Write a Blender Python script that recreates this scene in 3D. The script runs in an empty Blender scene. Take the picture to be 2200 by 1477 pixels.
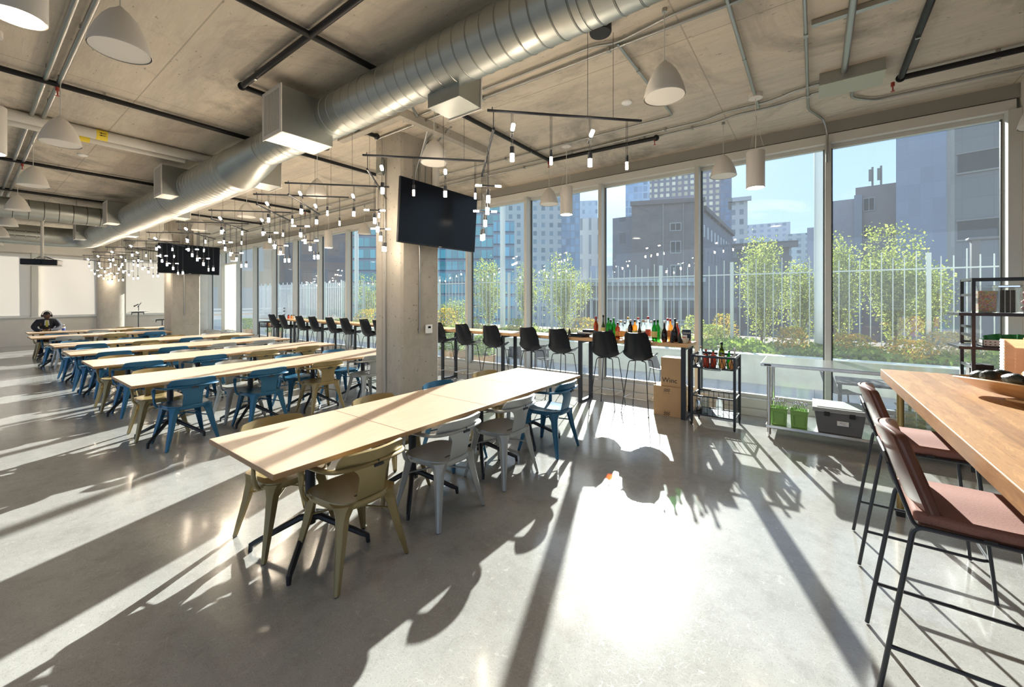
SUN_E=6.3; SKY_S=.48; EXPO=1.56; BULB=50
import bpy, math, random
from mathutils import Vector, Matrix
R=math.radians
random.seed(7)
COL=bpy.context.scene.collection
F=math.sqrt(1185*650); A=math.atan(650/F); CXP,HY,H=1100,643,1.65
CA,SA=math.cos(A),math.sin(A)
CEIL=3.94; WY=6.66
def ray(u,v=643):
    x=(u-CXP)/F; return Vector((-SA+x*CA, CA+x*SA, -(v-HY)/F))
def aty(u,y,v=643):
    r=ray(u,v); t=y/r.y; return Vector((r.x*t,y,H+r.z*t))
def atd(u,v,d): return Vector((0,0,H))+ray(u,v)*d
# ------------------------------------------------------------------ materials
MATS={}
def nt(m):
    m.use_nodes=True; return m.node_tree
def N(t,kind,**k):
    n=t.nodes.new(kind)
    for a,b in k.items():
        if a in n.inputs: n.inputs[a].default_value=b
        else: setattr(n,a,b)
    return n
def L(t,a,b): t.links.new(a,b)
def col4(c): return (c[0],c[1],c[2],1)
def mathn(t,op,a,b=None,c=None,clamp=False):
    n=t.nodes.new('ShaderNodeMath'); n.operation=op; n.use_clamp=clamp
    for i,x in enumerate((a,b,c)):
        if x is None: continue
        if isinstance(x,(int,float)): n.inputs[i].default_value=x
        else: t.links.new(x,n.inputs[i])
    return n.outputs[0]
def mixc(t,f,a,b,blend='MIX'):
    n=t.nodes.new('ShaderNodeMix'); n.data_type='RGBA'; n.blend_type=blend
    for i,x in ((0,f),(6,a),(7,b)):
        if isinstance(x,(int,float)): n.inputs[i].default_value=x
        elif isinstance(x,tuple): n.inputs[i].default_value=col4(x)
        else: t.links.new(x,n.inputs[i])
    return n.outputs[2]
def mat(name,c,rough=.5,metal=0,var=0,scale=8,spec=None,bump=0,stretch=None,coat=0,emit=0,emc=None,trans=0,alpha=1,var2=None):
    if name in MATS: return MATS[name]
    m=bpy.data.materials.new(name); t=nt(m); p=t.nodes['Principled BSDF']
    p.inputs['Base Color'].default_value=col4(c); p.inputs['Roughness'].default_value=rough; p.inputs['Metallic'].default_value=metal
    if spec is not None: p.inputs['Specular IOR Level'].default_value=spec
    if coat: p.inputs['Coat Weight'].default_value=coat; p.inputs['Coat Roughness'].default_value=.1
    if trans: p.inputs['Transmission Weight'].default_value=trans
    if emit: p.inputs['Emission Color'].default_value=col4(emc or c); p.inputs['Emission Strength'].default_value=emit
    if var or bump:
        tc=N(t,'ShaderNodeTexCoord'); mp=N(t,'ShaderNodeMapping'); L(t,tc.outputs['Object'],mp.inputs[0])
        if stretch: mp.inputs['Scale'].default_value=stretch
        nz=N(t,'ShaderNodeTexNoise',Scale=scale,Detail=5,Roughness=.6); L(t,mp.outputs[0],nz.inputs[0])
        if var:
            r=N(t,'ShaderNodeMapRange'); L(t,nz.outputs[0],r.inputs[0]); r.inputs[1].default_value=.3; r.inputs[2].default_value=.7
            c2=var2 or tuple(min(1,x*(1+var)) for x in c); c1=c if var2 else tuple(x*(1-var) for x in c)
            L(t,mixc(t,r.outputs[0],c1,c2),p.inputs['Base Color'])
        if bump:
            b=N(t,'ShaderNodeBump',Strength=bump,Distance=.01); L(t,nz.outputs[0],b.inputs['Height']); L(t,b.outputs[0],p.inputs['Normal'])
    MATS[name]=m; return m
def clearmat(name,tint,refl=.04,veil=0,rough=0.0,veilc=(.9,.95,1)):
    "thin clear pane or vessel wall: see-through with a fresnel mirror and, for windows, a pale veil put in to stand for haze"
    if name in MATS: return MATS[name]
    m=bpy.data.materials.new(name); t=nt(m); t.nodes.remove(t.nodes['Principled BSDF']); out=t.nodes['Material Output']
    tr=N(t,'ShaderNodeBsdfTransparent'); tr.inputs[0].default_value=col4(tint)
    gl=N(t,'ShaderNodeBsdfGlossy'); gl.inputs['Roughness'].default_value=rough; gl.inputs[0].default_value=(1,1,1,1)
    ge=N(t,'ShaderNodeNewGeometry'); dp=N(t,'ShaderNodeVectorMath'); dp.operation='DOT_PRODUCT'; L(t,ge.outputs['Normal'],dp.inputs[0]); L(t,ge.outputs['Incoming'],dp.inputs[1])
    f5=mathn(t,'POWER',mathn(t,'SUBTRACT',1.0,mathn(t,'ABSOLUTE',dp.outputs['Value']),clamp=True),5.0)
    mx=N(t,'ShaderNodeMixShader'); L(t,mathn(t,'ADD',mathn(t,'MULTIPLY',f5,.9 if refl>.03 else .6),refl),mx.inputs[0]); L(t,tr.outputs[0],mx.inputs[1]); L(t,gl.outputs[0],mx.inputs[2])
    o=mx.outputs[0]
    if veil:
        tl=N(t,'ShaderNodeBsdfTranslucent'); tl.inputs[0].default_value=col4(veilc)
        m2=N(t,'ShaderNodeMixShader'); m2.inputs[0].default_value=veil; L(t,o,m2.inputs[1]); L(t,tl.outputs[0],m2.inputs[2]); o=m2.outputs[0]
    L(t,o,out.inputs[0]); MATS[name]=m; return m
def emitm(name,c,s):
    if name in MATS: return MATS[name]
    m=bpy.data.materials.new(name); t=nt(m); t.nodes.remove(t.nodes['Principled BSDF'])
    e=N(t,'ShaderNodeEmission'); e.inputs[0].default_value=col4(c); e.inputs[1].default_value=s
    L(t,e.outputs[0],t.nodes['Material Output'].inputs[0]); MATS[name]=m; return m
def concrete(name,c1,c2,c3,joint=None,board=False,rough=.85,holes=True,stain=0):
    m=bpy.data.materials.new(name); t=nt(m); p=t.nodes['Principled BSDF']
    tc=N(t,'ShaderNodeTexCoord'); o=tc.outputs['Object']
    mp=N(t,'ShaderNodeMapping'); L(t,o,mp.inputs[0]); mp.inputs['Scale'].default_value=(.35,2.2,1) if board else (1,1,.5)
    n1=N(t,'ShaderNodeTexNoise',Scale=.9,Detail=6,Roughness=.62); L(t,mp.outputs[0],n1.inputs[0])
    n2=N(t,'ShaderNodeTexNoise',Scale=9,Detail=8,Roughness=.7); L(t,mp.outputs[0],n2.inputs[0])
    r1=N(t,'ShaderNodeMapRange'); L(t,n1.outputs[0],r1.inputs[0]); r1.inputs[1].default_value=.33; r1.inputs[2].default_value=.67
    r2=N(t,'ShaderNodeMapRange'); L(t,n2.outputs[0],r2.inputs[0]); r2.inputs[1].default_value=.38; r2.inputs[2].default_value=.7
    c=mixc(t,r1.outputs[0],c1,c2); c=mixc(t,mathn(t,'MULTIPLY',r2.outputs[0],.45),c,c3)
    if stain:
        n4=N(t,'ShaderNodeTexNoise',Scale=.55,Detail=9,Roughness=.72,Distortion=.8); L(t,o,n4.inputs[0])
        r4=N(t,'ShaderNodeMapRange'); L(t,n4.outputs[0],r4.inputs[0]); r4.inputs[1].default_value=.50; r4.inputs[2].default_value=.68
        c=mixc(t,mathn(t,'MULTIPLY',r4.outputs[0],stain),c,tuple(x*.45 for x in c2))
    if holes:
        mp2=N(t,'ShaderNodeMapping'); L(t,o,mp2.inputs[0]); mp2.inputs['Scale'].default_value=(6,16,6) if board else (10,10,10)
        v=N(t,'ShaderNodeTexNoise',Scale=2.2,Detail=3); L(t,mp2.outputs[0],v.inputs[0])
        h=mathn(t,'GREATER_THAN',v.outputs[0],.69)
        c=mixc(t,mathn(t,'MULTIPLY',h,.7),c,tuple(x*.35 for x in c1))
    if joint:
        sp=N(t,'ShaderNodeSeparateXYZ'); L(t,o,sp.inputs[0])
        ms=[]
        for ax,(per,ofs) in joint:
            s=mathn(t,'DIVIDE',mathn(t,'SUBTRACT',sp.outputs[ax],ofs),per)
            f=mathn(t,'ABSOLUTE',mathn(t,'SUBTRACT',s,mathn(t,'ROUND',s)))
            ms.append(mathn(t,'LESS_THAN',f,.006/per))
        j=ms[0]
        for q in ms[1:]: j=mathn(t,'MAXIMUM',j,q)
        c=mixc(t,mathn(t,'MULTIPLY',j,.55),c,tuple(x*.4 for x in c1))
    L(t,c,p.inputs['Base Color']); p.inputs['Roughness'].default_value=rough; p.inputs['Specular IOR Level'].default_value=.25
    b=N(t,'ShaderNodeBump',Strength=.25,Distance=.02); L(t,n2.outputs[0],b.inputs['Height']); L(t,b.outputs[0],p.inputs['Normal'])
    MATS[name]=m; return m
def wood(name,c1,c2,sc=1,stretch=(1,10,10),rough=.45,planks=None,ring=0.6):
    m=bpy.data.materials.new(name); t=nt(m); p=t.nodes['Principled BSDF']
    tc=N(t,'ShaderNodeTexCoord'); mp=N(t,'ShaderNodeMapping'); L(t,tc.outputs['Object'],mp.inputs[0]); mp.inputs['Scale'].default_value=stretch
    n1=N(t,'ShaderNodeTexNoise',Scale=3*sc,Detail=6,Roughness=.6,Distortion=.6); L(t,mp.outputs[0],n1.inputs[0])
    w=mathn(t,'FRACT',mathn(t,'MULTIPLY',n1.outputs[0],9))
    r=N(t,'ShaderNodeMapRange'); L(t,n1.outputs[0],r.inputs[0]); r.inputs[1].default_value=.3; r.inputs[2].default_value=.7
    c=mixc(t,r.outputs[0],c1,c2); c=mixc(t,mathn(t,'MULTIPLY',w,ring*.3),c,tuple(x*.7 for x in c1))
    if planks:
        br=N(t,'ShaderNodeTexBrick'); L(t,tc.outputs['Object'],br.inputs[0])
        m3=N(t,'ShaderNodeMapping'); L(t,tc.outputs['Object'],m3.inputs[0]); m3.inputs['Rotation'].default_value=(0,0,planks[2]); L(t,m3.outputs[0],br.inputs[0])
        br.inputs['Color1'].default_value=(1,1,1,1); br.inputs['Color2'].default_value=(.62,.55,.48,1); br.inputs['Mortar'].default_value=(.5,.4,.3,1)
        br.inputs['Scale'].default_value=1; br.inputs['Mortar Size'].default_value=.0008; br.inputs['Brick Width'].default_value=planks[0]; br.inputs['Row Height'].default_value=planks[1]
        c=mixc(t,.8,c,br.outputs[0],'MULTIPLY')
    L(t,c,p.inputs['Base Color']); p.inputs['Roughness'].default_value=rough
    MATS[name]=m; return m
def facade(name,wall,win,sx,sz,fx,fz,wr=.15,wall2=None,spandrel=None,wmetal=0.0,ox=0,oz=0,wv=.3):
    m=bpy.data.materials.new(name); t=nt(m); p=t.nodes['Principled BSDF']
    tc=N(t,'ShaderNodeTexCoord'); sp=N(t,'ShaderNodeSeparateXYZ'); L(t,tc.outputs['Object'],sp.inputs[0])
    s=mathn(t,'ADD',sp.outputs[0],sp.outputs[1])
    fs=mathn(t,'FRACT',mathn(t,'DIVIDE',mathn(t,'ADD',s,ox+1000*sx),sx)); fzv=mathn(t,'FRACT',mathn(t,'DIVIDE',mathn(t,'ADD',sp.outputs[2],oz+100*sz),sz))
    a=mathn(t,'LESS_THAN',fs,fx); b=mathn(t,'LESS_THAN',fzv,fz); mk=mathn(t,'MULTIPLY',a,b)
    ge=N(t,'ShaderNodeNewGeometry'); sn=N(t,'ShaderNodeSeparateXYZ'); L(t,ge.outputs['Normal'],sn.inputs[0])
    mk=mathn(t,'MULTIPLY',mk,mathn(t,'LESS_THAN',sn.outputs[2],.5))
    # tone of each opening differs
    cell=N(t,'ShaderNodeCombineXYZ'); L(t,mathn(t,'FLOOR',mathn(t,'DIVIDE',s,sx)),cell.inputs[0]); L(t,mathn(t,'FLOOR',mathn(t,'DIVIDE',sp.outputs[2],sz)),cell.inputs[1])
    wn=N(t,'ShaderNodeTexWhiteNoise'); wn.noise_dimensions='3D'; L(t,cell.outputs[0],wn.inputs[0])
    wc=mixc(t,wn.outputs[0],tuple(x*(1-wv) for x in win),tuple(min(1,x*(1+wv)) for x in win))
    nz=N(t,'ShaderNodeTexNoise',Scale=.15,Detail=4); L(t,tc.outputs['Object'],nz.inputs[0])
    wl=mixc(t,nz.outputs[0],tuple(x*.88 for x in wall),wall2 or tuple(min(1,x*1.1) for x in wall))
    if spandrel:
        band=mathn(t,'GREATER_THAN',fzv,1-spandrel[1]); wl=mixc(t,band,wl,spandrel[0])
    L(t,mixc(t,mk,wl,wc),p.inputs['Base Color'])
    L(t,mathn(t,'SUBTRACT',.8,mathn(t,'MULTIPLY',mk,.8-wr)),p.inputs['Roughness'])
    if wmetal: L(t,mathn(t,'MULTIPLY',mk,wmetal),p.inputs['Metallic'])
    MATS[name]=m; return m
# ------------------------------------------------------------------ mesh building
class MB:
    def __init__(s): s.v=[]; s.f=[]
    def add(s,vs,fs):
        b=len(s.v); s.v+= [tuple(x) for x in vs]; s.f+=[tuple(b+i for i in f) for f in fs]; return s
    def box(s,x0,x1,y0,y1,z0,z1):
        return s.add([(x0,y0,z0),(x1,y0,z0),(x1,y1,z0),(x0,y1,z0),(x0,y0,z1),(x1,y0,z1),(x1,y1,z1),(x0,y1,z1)],
          [(0,3,2,1),(4,5,6,7),(0,1,5,4),(1,2,6,5),(2,3,7,6),(3,0,4,7)])
    def cb(s,c,d): return s.box(c[0]-d[0]/2,c[0]+d[0]/2,c[1]-d[1]/2,c[1]+d[1]/2,c[2]-d[2]/2,c[2]+d[2]/2)
    def hexa(s,pts): # 8 points: bottom 4 ccw, top 4 ccw
        return s.add(pts,[(0,3,2,1),(4,5,6,7),(0,1,5,4),(1,2,6,5),(2,3,7,6),(3,0,4,7)])
    def ring(s,c,u,w,r,n): 
        return [c+u*(r*math.cos(2*math.pi*i/n))+w*(r*math.sin(2*math.pi*i/n)) for i in range(n)]
    def cyl(s,p0,p1,r0,r1=None,n=10,caps=True):
        p0,p1=Vector(p0),Vector(p1); r1=r0 if r1 is None else r1
        d=(p1-p0).normalized(); u=d.orthogonal().normalized(); w=d.cross(u)
        vs=s.ring(p0,u,w,r0,n)+s.ring(p1,u,w,r1,n)
        fs=[(i,(i+1)%n,n+(i+1)%n,n+i) for i in range(n)]
        if caps: fs+=[tuple(range(n-1,-1,-1)),tuple(range(n,2*n))]
        return s.add(vs,fs)
    def tube(s,pts,r,n=8,flat=None,closed=False,radii=None,up=None):
        pts=[Vector(p) for p in pts]; k=len(pts); vs=[]; prev=None
        for i,p in enumerate(pts):
            if closed: d=(pts[(i+1)%k]-pts[i-1])
            else: d=pts[min(i+1,k-1)]-pts[max(i-1,0)]
            d.normalize()
            if up is not None:
                w=Vector(up)-d*Vector(up).dot(d)
                if w.length<1e-3: w=d.orthogonal()
                w.normalize(); u=w.cross(d)
            else:
                if prev is None: u=d.orthogonal().normalized()
                else:
                    u=prev-d*prev.dot(d); u.normalize()
                prev=u; w=d.cross(u)
            rr=radii[i] if radii else r; ru,rw=(rr,rr) if not flat else (rr*flat[0],rr*flat[1])
            vs+=[p+u*(ru*math.cos(2*math.pi*j/n))+w*(rw*math.sin(2*math.pi*j/n)) for j in range(n)]
        fs=[]
        for i in range(k if closed else k-1):
            a=i*n; b=((i+1)%k)*n
            fs+=[(a+j,a+(j+1)%n,b+(j+1)%n,b+j) for j in range(n)]
        if not closed: fs+=[tuple(range(n-1,-1,-1)),tuple(range((k-1)*n,k*n))]
        return s.add(vs,fs)
    def lathe(s,prof,n=20,c=(0,0,0),cap0=True,cap1=True,axis=None):
        vs=[];k=len(prof)
        for r,z in prof:
            for j in range(n):
                a=2*math.pi*j/n; p=(r*math.cos(a),r*math.sin(a),z)
                if axis=='x': p=(p[2],p[0],p[1])
                if axis=='y': p=(p[0],p[2],p[1])
                vs.append((c[0]+p[0],c[1]+p[1],c[2]+p[2]))
        fs=[(i*n+j,i*n+(j+1)%n,(i+1)*n+(j+1)%n,(i+1)*n+j) for i in range(k-1) for j in range(n)]
        if cap0: fs.append(tuple(range(n-1,-1,-1)))
        if cap1: fs.append(tuple(range((k-1)*n,k*n)))
        return s.add(vs,fs)
    def sheet(s,fn,nu,nv,th,off=None):
        "surface fn(u,v)->point, thickened by th along its normal"
        P=[[Vector(fn(i/nu,j/nv)) for j in range(nv+1)] for i in range(nu+1)]
        def nrm(i,j):
            a=P[min(i+1,nu)][j]-P[max(i-1,0)][j]; b=P[i][min(j+1,nv)]-P[i][max(j-1,0)]
            c=a.cross(b); return c.normalized() if c.length>1e-9 else Vector((0,0,1))
        top=[P[i][j]+nrm(i,j)*(th/2) for i in range(nu+1) for j in range(nv+1)]
        bot=[P[i][j]-nrm(i,j)*(th/2) for i in range(nu+1) for j in range(nv+1)]
        m=len(top); w=nv+1; fs=[]
        for i in range(nu):
            for j in range(nv):
                a=i*w+j; fs.append((a,a+w,a+w+1,a+1)); fs.append((m+a,m+a+1,m+a+w+1,m+a+w))
        for i in range(nu):
            a=i*w; fs.append((a,m+a,m+a+w,a+w)); a=i*w+nv; fs.append((a,a+w,m+a+w,m+a))
        for j in range(nv):
            fs.append((j,j+1,m+j+1,m+j)); a=nu*w+j; fs.append((a,m+a,m+a+1,a+1))
        return s.add(top+bot,fs)
    def prism(s,pts,z0,z1):
        n=len(pts); return s.add([(x,y,z0) for x,y in pts]+[(x,y,z1) for x,y in pts],
            [tuple(range(n-1,-1,-1)),tuple(range(n,2*n))]+[(i,(i+1)%n,n+(i+1)%n,n+i) for i in range(n)])
    def sphere(s,c,r,n=12,m=8,sc=(1,1,1)):
        prof=[(max(1e-4,r*math.sin(math.pi*i/m)),-r*math.cos(math.pi*i/m)) for i in range(m+1)]
        b=len(s.v); s.lathe(prof,n)
        s.v[b:]=[(c[0]+x*sc[0],c[1]+y*sc[1],c[2]+z*sc[2]) for x,y,z in s.v[b:]]; return s
    def build(s,name,m,parent=None,smooth=True,bevel=0,ang=40,seg=2,loc=None):
        me=bpy.data.meshes.new(name); me.from_pydata(s.v,[],s.f); me.update()
        if smooth and len(s.f):
            me.shade_smooth(); me.set_sharp_from_angle(angle=R(ang))
        me.materials.append(m)
        o=bpy.data.objects.new(name,me); COL.objects.link(o)
        if parent is not None: o.parent=parent
        if loc is not None: o.location=loc
        if bevel:
            b=o.modifiers.new('b','BEVEL'); b.width=bevel; b.segments=seg; b.limit_method='ANGLE'; b.angle_limit=R(35)
        return o
def fillet(pts,r,n=5):
    "round the inner corners of a polyline"
    pts=[Vector(p) for p in pts]; out=[pts[0]]
    for i in range(1,len(pts)-1):
        a,b,c=pts[i-1],pts[i],pts[i+1]; d1=(a-b); d2=(c-b); rr=min(r,d1.length*.45,d2.length*.45)
        p=b+d1.normalized()*rr; q=b+d2.normalized()*rr
        for k in range(n+1):
            t=k/n; out.append(p*(1-t)**2+b*2*t*(1-t)+q*t*t)
    out.append(pts[-1]); return out
def tag(o,label=None,cat=None,group=None,kind=None):
    if label: o['label']=label
    if cat: o['category']=cat
    if group: o['group']=group
    if kind: o['kind']=kind
    return o
def thing(name,label,cat,loc=(0,0,0),rz=0,group=None,kind=None):
    o=bpy.data.objects.new(name,None); COL.objects.link(o); o.empty_display_size=.1
    o.location=loc; o.rotation_euler=(0,0,rz); return tag(o,label,cat,group,kind)
def dup(root,loc,rz=0,label=None,group=None):
    def cp(o,par):
        c=o.copy(); COL.objects.link(c); c.parent=par
        for ch in [x for x in KIDS.get(o.name,o.children)]: cp(ch,c)
        return c
    r=cp(root,root.parent); r.location=loc; r.rotation_euler=(0,0,rz)
    if label: r['label']=label
    if group: r['group']=group
    return r
KIDS={}
def struct(name,mb,m,parent=None,label=None,smooth=False,bevel=0):
    o=mb.build(name,m,parent,smooth=smooth,bevel=bevel)
    if parent is None: o['kind']='structure'; o['category']=name.split('_')[0]
    if label: o['label']=label
    return o
def text(s,size,m,parent,loc,rot,name='lettering',ext=.0006,align='CENTER'):
    cu=bpy.data.curves.new(name,'FONT'); cu.body=s; cu.size=size; cu.extrude=ext; cu.align_x=align; cu.align_y='CENTER'; cu.materials.append(m)
    q=bpy.data.objects.new(name,cu); COL.objects.link(q); dg=bpy.context.evaluated_depsgraph_get(); dg.update()
    me=bpy.data.meshes.new_from_object(q.evaluated_get(dg)); bpy.data.objects.remove(q); me.materials.clear(); me.materials.append(m)
    o=bpy.data.objects.new(name,me); COL.objects.link(o); o.parent=parent; o.location=loc; o.rotation_euler=rot; return o
ORD=['first','second','third','fourth','fifth','sixth','seventh','eighth','ninth','tenth','eleventh','twelfth']
# ------------------------------------------------------------------ palette
concrete('ceiling_concrete',(.64,.56,.45),(.46,.42,.36),(.76,.68,.56),joint=[(0,(2.6,-.9)),(1,(2.6,1.2))],board=True,stain=.85)
concrete('column_concrete',(.44,.405,.345),(.35,.325,.285),(.52,.475,.40),stain=.35)
mat('white_paint',(.78,.76,.70),.55); mat('wall_paint',(.66,.63,.57),.7,var=.04,scale=3)
mat('frame_metal',(.58,.585,.55),.42,0,spec=.5); mat('frame_light',(.66,.65,.61),.45); mat('gasket',(.03,.035,.04),.5)
mat('head_grey',(.30,.29,.26),.6); mat('black_steel',(.018,.02,.026),.38,0,spec=.5); mat('black_pipe',(.011,.011,.012),.4,spec=.3)
mat('galv_flat',(.42,.44,.42),.42,1,var=.1,scale=3)
def galv(name,ax,step,ofs):
    m=bpy.data.materials.new(name); t=nt(m); p=t.nodes['Principled BSDF']; tc=N(t,'ShaderNodeTexCoord'); o=tc.outputs['Object']
    sp=N(t,'ShaderNodeSeparateXYZ'); L(t,o,sp.inputs[0])
    f=mathn(t,'FRACT',mathn(t,'DIVIDE',mathn(t,'SUBTRACT',sp.outputs[ax],ofs),step)); ln=mathn(t,'MAXIMUM',mathn(t,'LESS_THAN',f,.045),mathn(t,'GREATER_THAN',f,.975))
    nz=N(t,'ShaderNodeTexNoise',Scale=6,Detail=5); L(t,o,nz.inputs[0])
    c=mixc(t,nz.outputs[0],(.40,.425,.40),(.52,.54,.51)); c=mixc(t,mathn(t,'MULTIPLY',ln,.8),c,(.12,.12,.11))
    L(t,c,p.inputs['Base Color']); p.inputs['Metallic'].default_value=1; p.inputs['Roughness'].default_value=.42; MATS[name]=m
galv('galvanised',0,.14,-.006); galv('galvanised_y',1,.22,-.006)
mat('conduit',(.42,.42,.40),.38,1); mat('pipe_white',(.64,.61,.55),.5); mat('lamp_white',(.70,.66,.61),.5)
mat('diffuser_off',(.80,.76,.70),.5); emitm('lamp_lit',(1,.90,.76),22); emitm('bulb',(1,.84,.64),BULB)
mat('screen',(.003,.004,.007),.16,spec=.18); mat('black_plastic',(.009,.010,.014),.34,spec=.32); mat('black_matt',(.015,.015,.016),.6)
mat('yellow_tape',(.85,.65,.05),.5); mat('red_valve',(.35,.05,.03),.45); mat('brass',(.42,.30,.12),.35,1)
mat('steel_brushed',(.68,.67,.64),.22,1,var=.08,scale=6,stretch=(20,1,1)); mat('chrome',(.8,.8,.8),.08,1)
for nm,c in (('olive_paint',(.32,.245,.11)),('blue_paint',(.022,.125,.235)),('grey_paint',(.40,.41,.40))):
    mat(nm,c,.33,.25,spec=.5)
wood('ply_top',(.46,.325,.22),(.52,.39,.285),stretch=(18,1,18),rough=.38,ring=.35); wood('ply_edge',(.34,.19,.08),(.50,.31,.16),stretch=(1,1,60),rough=.5,ring=1.2)
wood('bar_wood',(.55,.30,.13),(.70,.42,.20),stretch=(1,14,14),rough=.4)
wood('island_wood',(.30,.14,.05),(.52,.28,.11),stretch=(9,1.4,9),rough=.5,planks=(1.1,.085,math.pi/2),ring=1.7)
mat('leather',(.13,.048,.03),.34,var=.15,scale=3,bump=.04); mat('seat_fabric',(.24,.105,.08),.8,var=.12,scale=160,bump=.15)
mat('cardboard',(.52,.33,.17),.8,var=.06,scale=4,bump=.03); mat('ink',(.02,.02,.02),.7); mat('paper_white',(.85,.85,.83),.6)
mat('soil',(.10,.07,.045),.95,var=.3,scale=20); mat('planter_concrete',(.62,.66,.60),.85,var=.1,scale=4,bump=.1)
mat('paver',(.52,.53,.52),.8,var=.12,scale=3); mat('fence_paint',(.50,.57,.54),.4)
mat('bark',(.13,.09,.06),.9,var=.2,scale=10); mat('blind_cloth',(.86,.83,.76),.9)
clearmat('window_glass',(.93,.965,.955),refl=.022,veil=.014);  # veil in the panes gives the view outside its hazy look
clearmat('clear_glass',(.82,.86,.84),veil=.12); clearmat('green_glass',(.05,.34,.09),veil=.3,veilc=(.02,.20,.04)); clearmat('amber_glass',(.50,.18,.03),veil=.3,veilc=(.30,.08,.015)); clearmat('dark_glass',(.10,.045,.02)); clearmat('olive_glass',(.25,.28,.03)); clearmat('whisky_glass',(.90,.55,.16),veil=.3,veilc=(.6,.3,.06)); clearmat('clear_plastic',(.86,.86,.84))
def leafmat(name,c,c2,tr=.45):
    m=bpy.data.materials.new(name); t=nt(m); t.nodes.remove(t.nodes['Principled BSDF'])
    ge=N(t,'ShaderNodeNewGeometry'); c_=mixc(t,ge.outputs['Random Per Island'],c,c2)
    d=N(t,'ShaderNodeBsdfDiffuse'); L(t,c_,d.inputs[0]); l=N(t,'ShaderNodeBsdfTranslucent'); L(t,c_,l.inputs[0])
    mx=N(t,'ShaderNodeMixShader'); mx.inputs[0].default_value=tr; L(t,d.outputs[0],mx.inputs[1]); L(t,l.outputs[0],mx.inputs[2])
    L(t,mx.outputs[0],t.nodes['Material Output'].inputs[0]); MATS[name]=m; return m
leafmat('leaf_lime',(.16,.21,.03),(.50,.55,.15)); leafmat('leaf_green',(.10,.20,.03),(.32,.42,.08)); leafmat('leaf_mixed',(.20,.28,.04),(.70,.40,.08)); leafmat('leaf_dry',(.45,.38,.18),(.62,.52,.28))
def floor_mat():
    m=bpy.data.materials.new('polished_concrete'); t=nt(m); p=t.nodes['Principled BSDF']
    tc=N(t,'ShaderNodeTexCoord'); o=tc.outputs['Object']
    n1=N(t,'ShaderNodeTexNoise',Scale=.8,Detail=7,Roughness=.6); L(t,o,n1.inputs[0])
    n2=N(t,'ShaderNodeTexNoise',Scale=60,Detail=4,Roughness=.7); L(t,o,n2.inputs[0])
    r=N(t,'ShaderNodeMapRange'); L(t,n1.outputs[0],r.inputs[0]); r.inputs[1].default_value=.35; r.inputs[2].default_value=.65
    c=mixc(t,r.outputs[0],(.26,.26,.255),(.38,.38,.37)); c=mixc(t,mathn(t,'MULTIPLY',n2.outputs[0],.5),c,(.40,.38,.34))
    n5=N(t,'ShaderNodeTexNoise',Scale=7,Detail=9,Roughness=.75); L(t,o,n5.inputs[0]); r5=N(t,'ShaderNodeMapRange'); L(t,n5.outputs[0],r5.inputs[0]); r5.inputs[1].default_value=.48; r5.inputs[2].default_value=.66
    c=mixc(t,mathn(t,'MULTIPLY',r5.outputs[0],.30),c,(.16,.15,.135))
    n6=N(t,'ShaderNodeTexNoise',Scale=140,Detail=2); L(t,o,n6.inputs[0]); c=mixc(t,mathn(t,'MULTIPLY',mathn(t,'GREATER_THAN',n6.outputs[0],.62),.35),c,(.14,.13,.12))
    sc=None
    for k,(s,w) in enumerate(((6.1,.0022),(8.0,.003),(11.0,.004),(15,.0055),(21,.008),(28,.011))):
        mp=N(t,'ShaderNodeMapping'); L(t,o,mp.inputs[0]); mp.inputs['Location'].default_value=(k*3.7,k*1.9,k*5.1)
        nn=N(t,'ShaderNodeTexNoise',Scale=s,Detail=0,Distortion=.1); L(t,mp.outputs[0],nn.inputs[0])
        mk=N(t,'ShaderNodeTexNoise',Scale=s*1.7,Detail=1); L(t,mp.outputs[0],mk.inputs[0])
        g=mathn(t,'MULTIPLY',mathn(t,'LESS_THAN',mathn(t,'ABSOLUTE',mathn(t,'SUBTRACT',nn.outputs[0],.5)),w),mathn(t,'GREATER_THAN',mk.outputs[0],.53)); sc=g if sc is None else mathn(t,'MAXIMUM',sc,g)
    sc=mathn(t,'MULTIPLY',sc,.2)
    c=mixc(t,sc,c,(.62,.60,.56)); L(t,c,p.inputs['Base Color'])
    n3=N(t,'ShaderNodeTexNoise',Scale=3,Detail=6); L(t,o,n3.inputs[0])
    rr=mathn(t,'ADD',mathn(t,'MULTIPLY',n3.outputs[0],.09),.12); L(t,mathn(t,'ADD',rr,mathn(t,'MULTIPLY',sc,.25)),p.inputs['Roughness'])
    p.inputs['Specular IOR Level'].default_value=.42; p.inputs['Coat Weight'].default_value=.4; p.inputs['Coat Roughness'].default_value=.1
    b=N(t,'ShaderNodeBump',Strength=.06,Distance=.004); L(t,n2.outputs[0],b.inputs['Height']); L(t,b.outputs[0],p.inputs['Normal'])
    MATS['floor']=m; return m
floor_mat()
M=MATS
# ------------------------------------------------------------------ the room
XB,XR,YR=-22.4,6.0,-5.0           # far wall, right wall, rear wall
struct('floor',MB().box(XB-.2,XR+.2,YR-.2,WY+.2,-.12,0),M['floor'])
struct('ceiling',MB().box(XB-.3,XR+.3,YR-.3,WY+.6,CEIL,CEIL+.3),M['ceiling_concrete'])
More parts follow.
